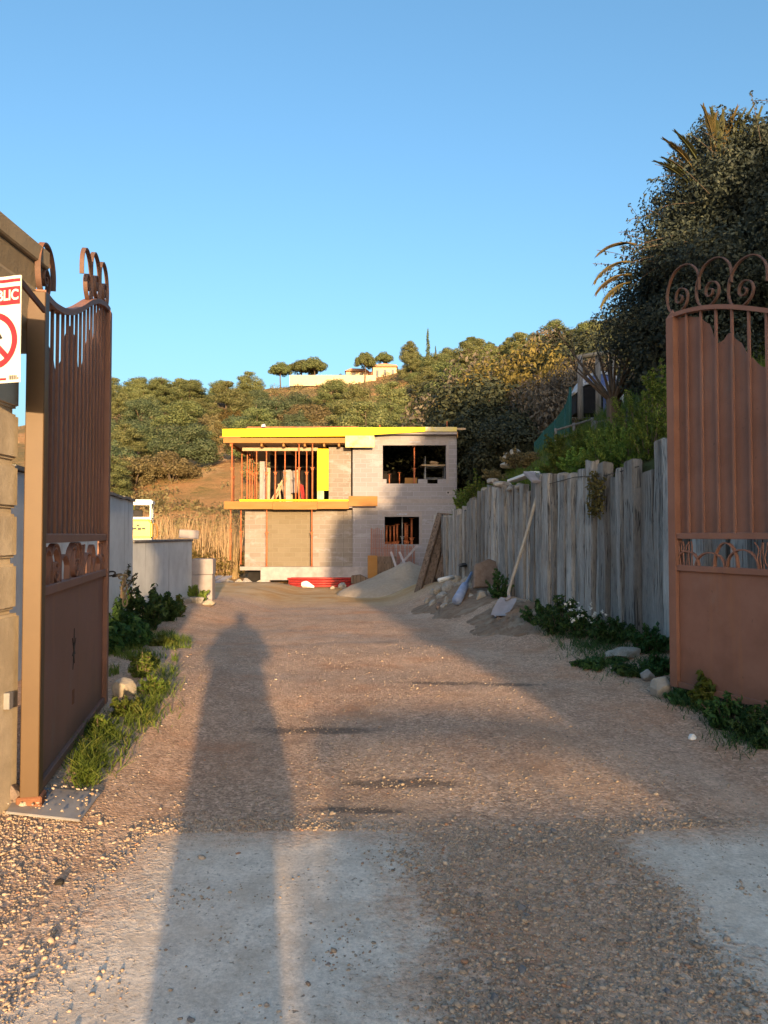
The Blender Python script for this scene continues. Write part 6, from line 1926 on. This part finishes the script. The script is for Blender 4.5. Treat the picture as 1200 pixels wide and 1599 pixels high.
for i, (px, Y, wd, hg, lab, mt) in enumerate(((776, 14.2, 40, 48, 'dark green weed between the brown slab and the shovel', 'l_weed'), (840, 11.0, 60, 44, 'feathery green weed right of the shovel', 'l_weed'), (872, 10.1, 80, 64, 'bushy grey-green weed in front of the sleeper wall', 'l_weed'), (905, 9.6, 70, 50, 'weed with small white flowers in front of the sleeper wall', 'l_weed'),
                                              (945, 9.1, 80, 46, 'low green weed beside the broad flat stone', 'l_weed'), (1000, 8.4, 70, 56, 'dark weed behind the broad flat stone near the right gate', 'l_weed'), (1020, 7.4, 50, 34, 'dark weed between the flat stone and the right gate', 'l_weed'), (930, 8.0, 90, 14, 'flat spreading weed in front of the flat stone', 'l_weed'),
                                              (980, 7.5, 80, 16, 'flat weed on the gravel before the right gate', 'l_weed'), (1085, 6.1, 34, 66, 'tall reddish-green weed growing up against the right gate', 'l_grass'), (1120, 5.55, 90, 66, 'leafy weed under the middle of the right gate', 'l_weed'), (1170, 5.2, 80, 60, 'dark leafy weed under the right gate at the frame edge', 'l_weed'), (1062, 6.3, 60, 24, 'low weed at the foot of the free edge of the right gate', 'l_weed'),
                                              (1190, 5.0, 60, 36, 'sprawling weed on the gravel below the right gate', 'l_weed'))):
    o = weed(px, 0, Y, wd, hg, 1500, mt, lab, None, .035 if Y > 7 else .028, 430 + i)
    if 'white flowers' in lab:
        cl = [((rng.uniform(-.25, .25), rng.uniform(-.3, .1), rng.uniform(.15, .45)), (.02, .02, .02)) for _ in range(40)]
        link('flowers', leafmesh('flowers', cl, 160, .014, 3, .8), M['flower'], o)
# little bare weed with dark leaves on the wall behind the chain
sp = thing('weed', 'spindly dark weed standing against the tall grey wall behind the chain', 'weed', at(188, 950, 10.6))
mb = MB(); cl = []
r_ = random.Random(2)
for k in range(9):
    e = Vector((r_.uniform(-.12, .26), r_.uniform(-.1, .1), r_.uniform(.3, .66)))
    mb.tube(spline([(0, 0, -.15), (e.x * .3, 0, e.z * .5), e], 4), .006, 4)
    for q in range(5): cl.append((e * r_.uniform(.6, 1.0), (.03, .03, .03)))
mb.build('stems', M['bark'], sp)
link('leaves', leafmesh('leaves', cl, 130, .03, 3, .5), M['l_dark'], sp)

# grass: too many blades to count
def grass_blobs(name, blobs, n, hmin, hmax, seed, mat, label, wdt):
    r = random.Random(seed); rows = []
    pts, hh = [], []
    while len(pts) < n:
        bx_, by_, br_, bh_ = r.choice(blobs)
        px, py = r.gauss(bx_, br_ * .55), r.gauss(by_, br_ * .42)
        if py < 860: continue
        Y = CAMZ * F / (py - 835) * .96
        x = (px - 600) * Y / F
        Y = (CAMZ - ground_z(x, Y)) * F / (py - 835); x = (px - 600) * Y / F
        if mnoise.noise(Vector((x * 5, Y * 3, seed))) < -.12 - .25 * r.random(): continue
        pts.append((x, Y, ground_z(x, Y) - .005))
    o = blades(name, pts, M[mat], hmin, hmax, wdt, seed, .5, .6)
    return tag(o, label, 'grass', kind='stuff')
def grass_zone(name, poly_px, n, hmin, hmax, seed, mat, label, wdt=.004, gap=.0):
    pts = []
    r = random.Random(seed)
    while len(pts) < n:
        (x0, y0, x1, y1) = r.choice(poly_px)
        py = r.uniform(y0, y1); px = r.uniform(x0, x1)
        # photo rows give the ground point
        Y = CAMZ * F / (py - 835) * .96
        x = (px - 600) * Y / F
        Y = (CAMZ - ground_z(x, Y)) * F / (py - 835); x = (px - 600) * Y / F
        if mnoise.noise(Vector((x * 2.2, Y * 1.6, seed))) < gap: continue
        pts.append((x, Y, ground_z(x, Y) - .005))
    o = blades(name, pts, M[mat], hmin, hmax, wdt, seed, .35, .45)
    return tag(o, label, 'grass', kind='stuff')
grass_blobs('verge_grass', [(135, 1192, 26, 1), (165, 1165, 34, 1), (150, 1180, 34, 1), (200, 1130, 34, 1), (180, 1140, 30, 1), (245, 1098, 28, 1), (225, 1110, 34, 1), (258, 1072, 18, 1), (140, 1212, 14, 1)], 2300, .02, .12, 5, 'l_grass', 'bright green grass tuft sunlit at the foot of the left gate', .0036)
for px, py, wd, hg, lb in ((165, 1150, 44, 34, 'sunlit leafy weed in the grass nearest the left gate'), (205, 1120, 50, 34, 'sunlit leafy weed in the middle of the grass by the left gate'), (250, 1085, 50, 30, 'sunlit leafy weed at the far end of the grass by the left gate'), (232, 1058, 34, 40, 'upright leafy weed behind the grass by the left gate')):
    Y_ = CAMZ * F / (py - 835) * .95
    weed(px, 0, Y_, wd, hg, 900, 'l_grass', lb, None, .024, 480 + px, .3)
grass_zone('verge_grass', [(180, 1000, 280, 1060), (225, 985, 300, 1010), (165, 960, 230, 1060)], 2600, .03, .12, 6, 'l_grass', 'thin grass on the gravel edge along the left weeds', .004, -.05)
grass_blobs('verge_grass', [(840, 955, 26, 1), (865, 975, 34, 1), (905, 985, 34, 1), (945, 990, 34, 1), (990, 1000, 36, 1), (1015, 1020, 30, 1), (930, 1015, 40, 1), (900, 1000, 44, 1), (970, 1030, 40, 1), (880, 950, 30, 1)], 3600, .02, .11, 7, 'l_weed', 'dark shaded grass along the foot of the sleeper wall', .0038)
grass_blobs('verge_grass', [(1060, 1080, 30, 1), (1095, 1095, 36, 1), (1130, 1110, 40, 1), (1170, 1125, 40, 1), (1150, 1140, 40, 1)], 2600, .02, .09, 8, 'l_weed', 'dark shaded grass under the right gate', .0034)
pts = []
while len(pts) < 9000:
    Y = rng.uniform(8.2, 24); d = rng.random() ** 1.3 * 4.2; x = bank_edge(Y) + .15 + d
    pts.append((x, Y, bank_z(x, Y) - .02))
tag(blades('bank_grass', pts, M['l_grass'], .1, .42, .009, 12, .3, .4), 'long grass on the bank above the sleeper wall', 'grass', kind='stuff')

# ================================================================== behind the camera: what casts the long shadows
def build_person():
    t = thing('person', 'person in a long dark coat holding up a phone, standing on the track', 'person', (-.03, -.30, ground_z(0, -.3)))
    M['skin'] = rough_mat('skin', (0.45, 0.27, 0.19), (0.50, 0.31, 0.22), 6, .05, .002, .5)
    M['jacket'] = rough_mat('dark_jacket', (0.03, 0.035, 0.05), (0.045, 0.05, 0.065), 20, .3, .004, .9)
    M['jeans'] = rough_mat('jeans', (0.05, 0.07, 0.12), (0.07, 0.09, 0.15), 30, .3, .003, .9)
    def skin(name, verts, edges, radii, mat, parent, sub=2):
        me = bpy.data.meshes.new(name)
        me.from_pydata(verts, edges, [])
        o = link(name, me, mat, parent)
        bm = bmesh.new(); bm.from_mesh(me)
        ly = bm.verts.layers.skin.verify()
        for v, r_ in zip(bm.verts, radii):
            v[ly].radius = r_ if isinstance(r_, tuple) else (r_, r_)
            v[ly].use_root = (v.index == 0)
        bm.to_mesh(me); bm.free()
        o.modifiers.new('skin', 'SKIN'); o.modifiers.new('smooth', 'SUBSURF').levels = sub
        o.modifiers['smooth'].render_levels = sub
        return o
    # body: pelvis, spine, neck, head, arms raised to the phone, legs
    V = [(0, 0, .95), (0, .0, 1.15), (0, -.01, 1.35), (0, 0, 1.48), (0, .02, 1.55), (0, .04, 1.64), (0, .05, 1.72),
         (.19, -.02, 1.40), (.30, .03, 1.13), (.11, .25, 1.36), (-.19, -.02, 1.40), (-.30, .03, 1.13), (-.11, .25, 1.36),
         (.10, 0, .88), (.11, .02, .48), (.11, -.02, .09), (.12, .13, .04), (-.10, 0, .88), (-.11, .02, .48), (-.11, -.02, .09), (-.12, .13, .04)]
    E = [(0, 1), (1, 2), (2, 3), (3, 4), (4, 5), (5, 6), (2, 7), (7, 8), (8, 9), (2, 10), (10, 11), (11, 12), (0, 13), (13, 14), (14, 15), (15, 16), (0, 17), (17, 18), (18, 19), (19, 20)]
    Rr = [(.16, .12), (.15, .11), (.17, .11), .07, .055, .095, .075, .065, .05, .035, .065, .05, .035, .09, .06, .042, .04, .09, .06, .042, .04]
    body = skin('body', V, E, Rr, M['skin'], t)
    jv = [(0, 0, .13), (0, 0, .42), (0, 0, .65), (0, 0, .95), (0, .0, 1.18), (0, -.01, 1.36), (0, 0, 1.48), (.26, -.02, 1.36), (.36, .03, 1.08), (.13, .21, 1.32), (-.26, -.02, 1.36), (-.36, .03, 1.08), (-.13, .21, 1.32)]
    skin('coat', jv, [(0, 1), (1, 2), (2, 3), (3, 4), (4, 5), (5, 6), (5, 7), (7, 8), (8, 9), (5, 10), (10, 11), (11, 12)], [(.20, .16), (.245, .17), (.29, .17), (.31, .17), (.27, .16), (.23, .14), (.12, .11), .085, .075, .055, .085, .075, .055], M['jacket'], t)
    skin('trousers', [(0, 0, .92), (.10, 0, .86), (.115, .02, .48), (.115, -.02, .10), (-.10, 0, .86), (-.115, .02, .48), (-.115, -.02, .10)], [(0, 1), (1, 2), (2, 3), (0, 4), (4, 5), (5, 6)], [(.15, .125), .105, .08, .07, .105, .08, .07], M['jeans'], t)
    skin('hair', [(0, .02, 1.66), (0, .03, 1.745), (0, -.02, 1.62)], [(0, 1), (0, 2)], [.108, .085, .085], M['black'], t)
    for s in (-1, 1):
        mb = MB(); mb.tube([(s * .036, .135, 1.665), (s * .036, .143, 1.665)], .012, 8); mb.build('eye', M['black'], t)
        skin('shoe', [(s * .115, -.05, .05), (s * .12, .05, .05), (s * .125, .17, .035)], [(0, 1), (1, 2)], [.05, .048, .038], M['black'], t)
        hand = skin('hand', [(s * .11, .25, 1.36), (s * .09, .28, 1.40)], [(0, 1)], [(.03, .02), (.038, .02)], M['skin'], t)
        for k, (dz, L_) in enumerate(((.035, .075), (.018, .085), (.0, .08), (-.016, .065))):
            skin('finger', [(s * .085, .29, 1.405 + dz), (s * .075, .318, 1.41 + dz), (s * (.085 - L_ * .7), .322, 1.412 + dz)], [(0, 1), (1, 2)], [.0095, .009, .0075], M['skin'], hand, 1)
        skin('thumb', [(s * .085, .275, 1.42), (s * .066, .285, 1.445), (s * .045, .287, 1.462)], [(0, 1), (1, 2)], [.012, .0105, .009], M['skin'], hand, 1)
    skin('nose', [(0, .13, 1.655), (0, .152, 1.635)], [(0, 1)], [.011, .014], M['skin'], t, 1)
    mb = MB(); mb.tube([(-.025, .135, 1.60), (0, .139, 1.598), (.025, .135, 1.60)], .005, 6); mb.build('mouth', rough_mat('lips', (.35, .14, .12), (.38, .17, .14), 5), t)
    for s in (-1, 1):
        skin('ear', [(s * .098, .04, 1.625), (s * .104, .035, 1.665)], [(0, 1)], [.012, .018], M['skin'], t, 1)
    return t
person = build_person()
mb = MB(); mb.box(-.038, .038, -.004, .004, -.078, .078); ph = mb.build('phone', M['black'], None, bevel=.003); ph.location = (-.03, -.012, 1.40); tag(ph, 'black phone held up in both hands of the person', 'phone')

bag = thing('shoulder_bag', 'dark shoulder bag hanging at the hip of the person with the phone', 'bag', (.17, -.30, ground_z(0, -.3) + .47))
mb = MB(); mb.prism([(-.10, .0), (.11, .0), (.15, .06), (.15, .24), (.11, .34), (-.06, .38), (-.10, .34)], -.06, .06); mb.build('pouch', M['jacket'], bag, bevel=.02, seg=2)
mb = MB(); mb.tube(spline([(.10, 0, .33), (.05, .03, .65), (-.10, .02, 1.03)], 6), .012, 6); mb.build('strap', M['black'], bag, True)

# parked car across the lane
car = thing('parked_car', 'grey hatchback parked across the lane behind the photographer', 'car', (1.12, -5.55, ground_z(3, -5)), (R(-1.7), 0, 0))
M['car_paint'] = rough_mat('car_paint', (0.16, 0.165, 0.17), (0.18, 0.185, 0.19), 3, .0, .001, .3, spec=.5)
BELT, ROOF = 1.0, 1.31
low = [(0, .35), (.02, .75), (.06, BELT), (3.0, BELT), (3.85, .86), (4.0, .6), (4.0, .3), (3.7, .2), (.3, .2)]
mb = MB(); mb.prism(low, 0, 1.62); mb.build('body', M['car_paint'], car, bevel=.05, seg=2)
mb = MB(); mb.prism([(.22, ROOF - .07), (.5, ROOF - .05), (1.2, ROOF - .045), (1.9, ROOF - .06), (2.2, ROOF - .08), (2.18, ROOF - .06), (1.9, ROOF - .035), (1.2, ROOF - .015), (.5, ROOF - .02)], .14, 1.48); mb.build('roof', M['car_paint'], car, bevel=.02)
mb = MB()
for y_ in (.06, 1.56):
    yt = .13 if y_ < 1 else 1.49
    mb.bar((.1, y_, BELT - .02), (.25, yt, ROOF - .05), .03, .03); mb.bar((1.35, y_, BELT - .02), (1.35, yt, ROOF - .03), .03, .03); mb.bar((3.0, y_, BELT - .02), (2.18, yt, ROOF - .08), .025, .03)
mb.build('pillars', M['car_paint'], car)
def glass_mat():
    t = NT('car_glass')
    g = t.n('BsdfGlossy', None, Roughness=.05, Color=(.9, .9, .9))
    tr = t.n('BsdfTransparent', None, Color=(.86, .88, .87))
    fz = t.n('Fresnel', None, IOR=1.4)
    m = t.n('MixShader', None, i0=fz.outputs[0], i1=tr.outputs[0], i2=g.outputs[0])
    t.nt.links.new(m.outputs[0], t.out.inputs[0])
    return t.mat
M['glass'] = glass_mat()
for y_, yt in ((.06, .12), (1.56, 1.5)):
    mb = MB(); mb.add([(.16, y_, BELT), (2.95, y_, BELT), (2.15, yt, ROOF - .06), (.28, yt, ROOF - .05)], [(0, 1, 2, 3)]); mb.build('window', M['glass'], car)
mb = MB(); mb.add([(3.0, .1, BELT), (3.0, 1.52, BELT), (2.2, 1.48, ROOF - .06), (2.2, .14, ROOF - .06)], [(0, 1, 2, 3)]); mb.build('windscreen', M['glass'], car)
for wx in (.75, 3.2):
    for y_ in (-.02, 1.44):
        mb = MB(); mb.tube([(wx, y_, .31), (wx, y_ + .2, .31)], .31, 24); wh = mb.build('wheel', M['rubber'], car)
        mb = MB(); mb.tube([(wx, y_ - .01, .31), (wx, y_ + .21, .31)], .19, 20); mb.build('rim', M['galv'], wh)
for y_ in (.12, 1.3):
    mb = MB(); mb.box(3.99, 4.03, y_, y_ + .2, .6, .74); mb.build('headlight', M['white'], car, bevel=.01)

# hedge trees behind the camera, to the right
HT_SPOTS = [(4.65, -7.2, 2.45, 1.0), (5.1, -7.8, 2.9, 1.2), (5.6, -7.9, 7.0, .85), (6.25, -9.3, 7.2, .9), (6.8, -8.6, 7.4, 1.0), (7.5, -8.4, 7.4, 1.1), (8.7, -8.8, 8.6, 1.1), (10.3, -8.6, 10.0, 1.1), (12.2, -9.0, 12.2, 1.15), (14.2, -9.0, 13.0, 1.15), (16.4, -9.3, 12.8, 1.15), (18.7, -9.0, 12.6, 1.15), (11.2, -10.6, 10.0, 1.2), (13.4, -11, 11.5, 1.2), (9.4, -10.4, 8.6, 1.2), (21, -9, 12.5, 1.2)]
for i, (x, y_, h, wd) in enumerate(HT_SPOTS):
    place_tree('tall', 0, (x, y_, ground_z(x, y_) - .1), h, 'tall dense evergreen in the hedge behind the photographer', 'hedge trees behind the photographer', wd * (1.0 if h > 5 else 2.2 * 1.9 / h * 1.6))
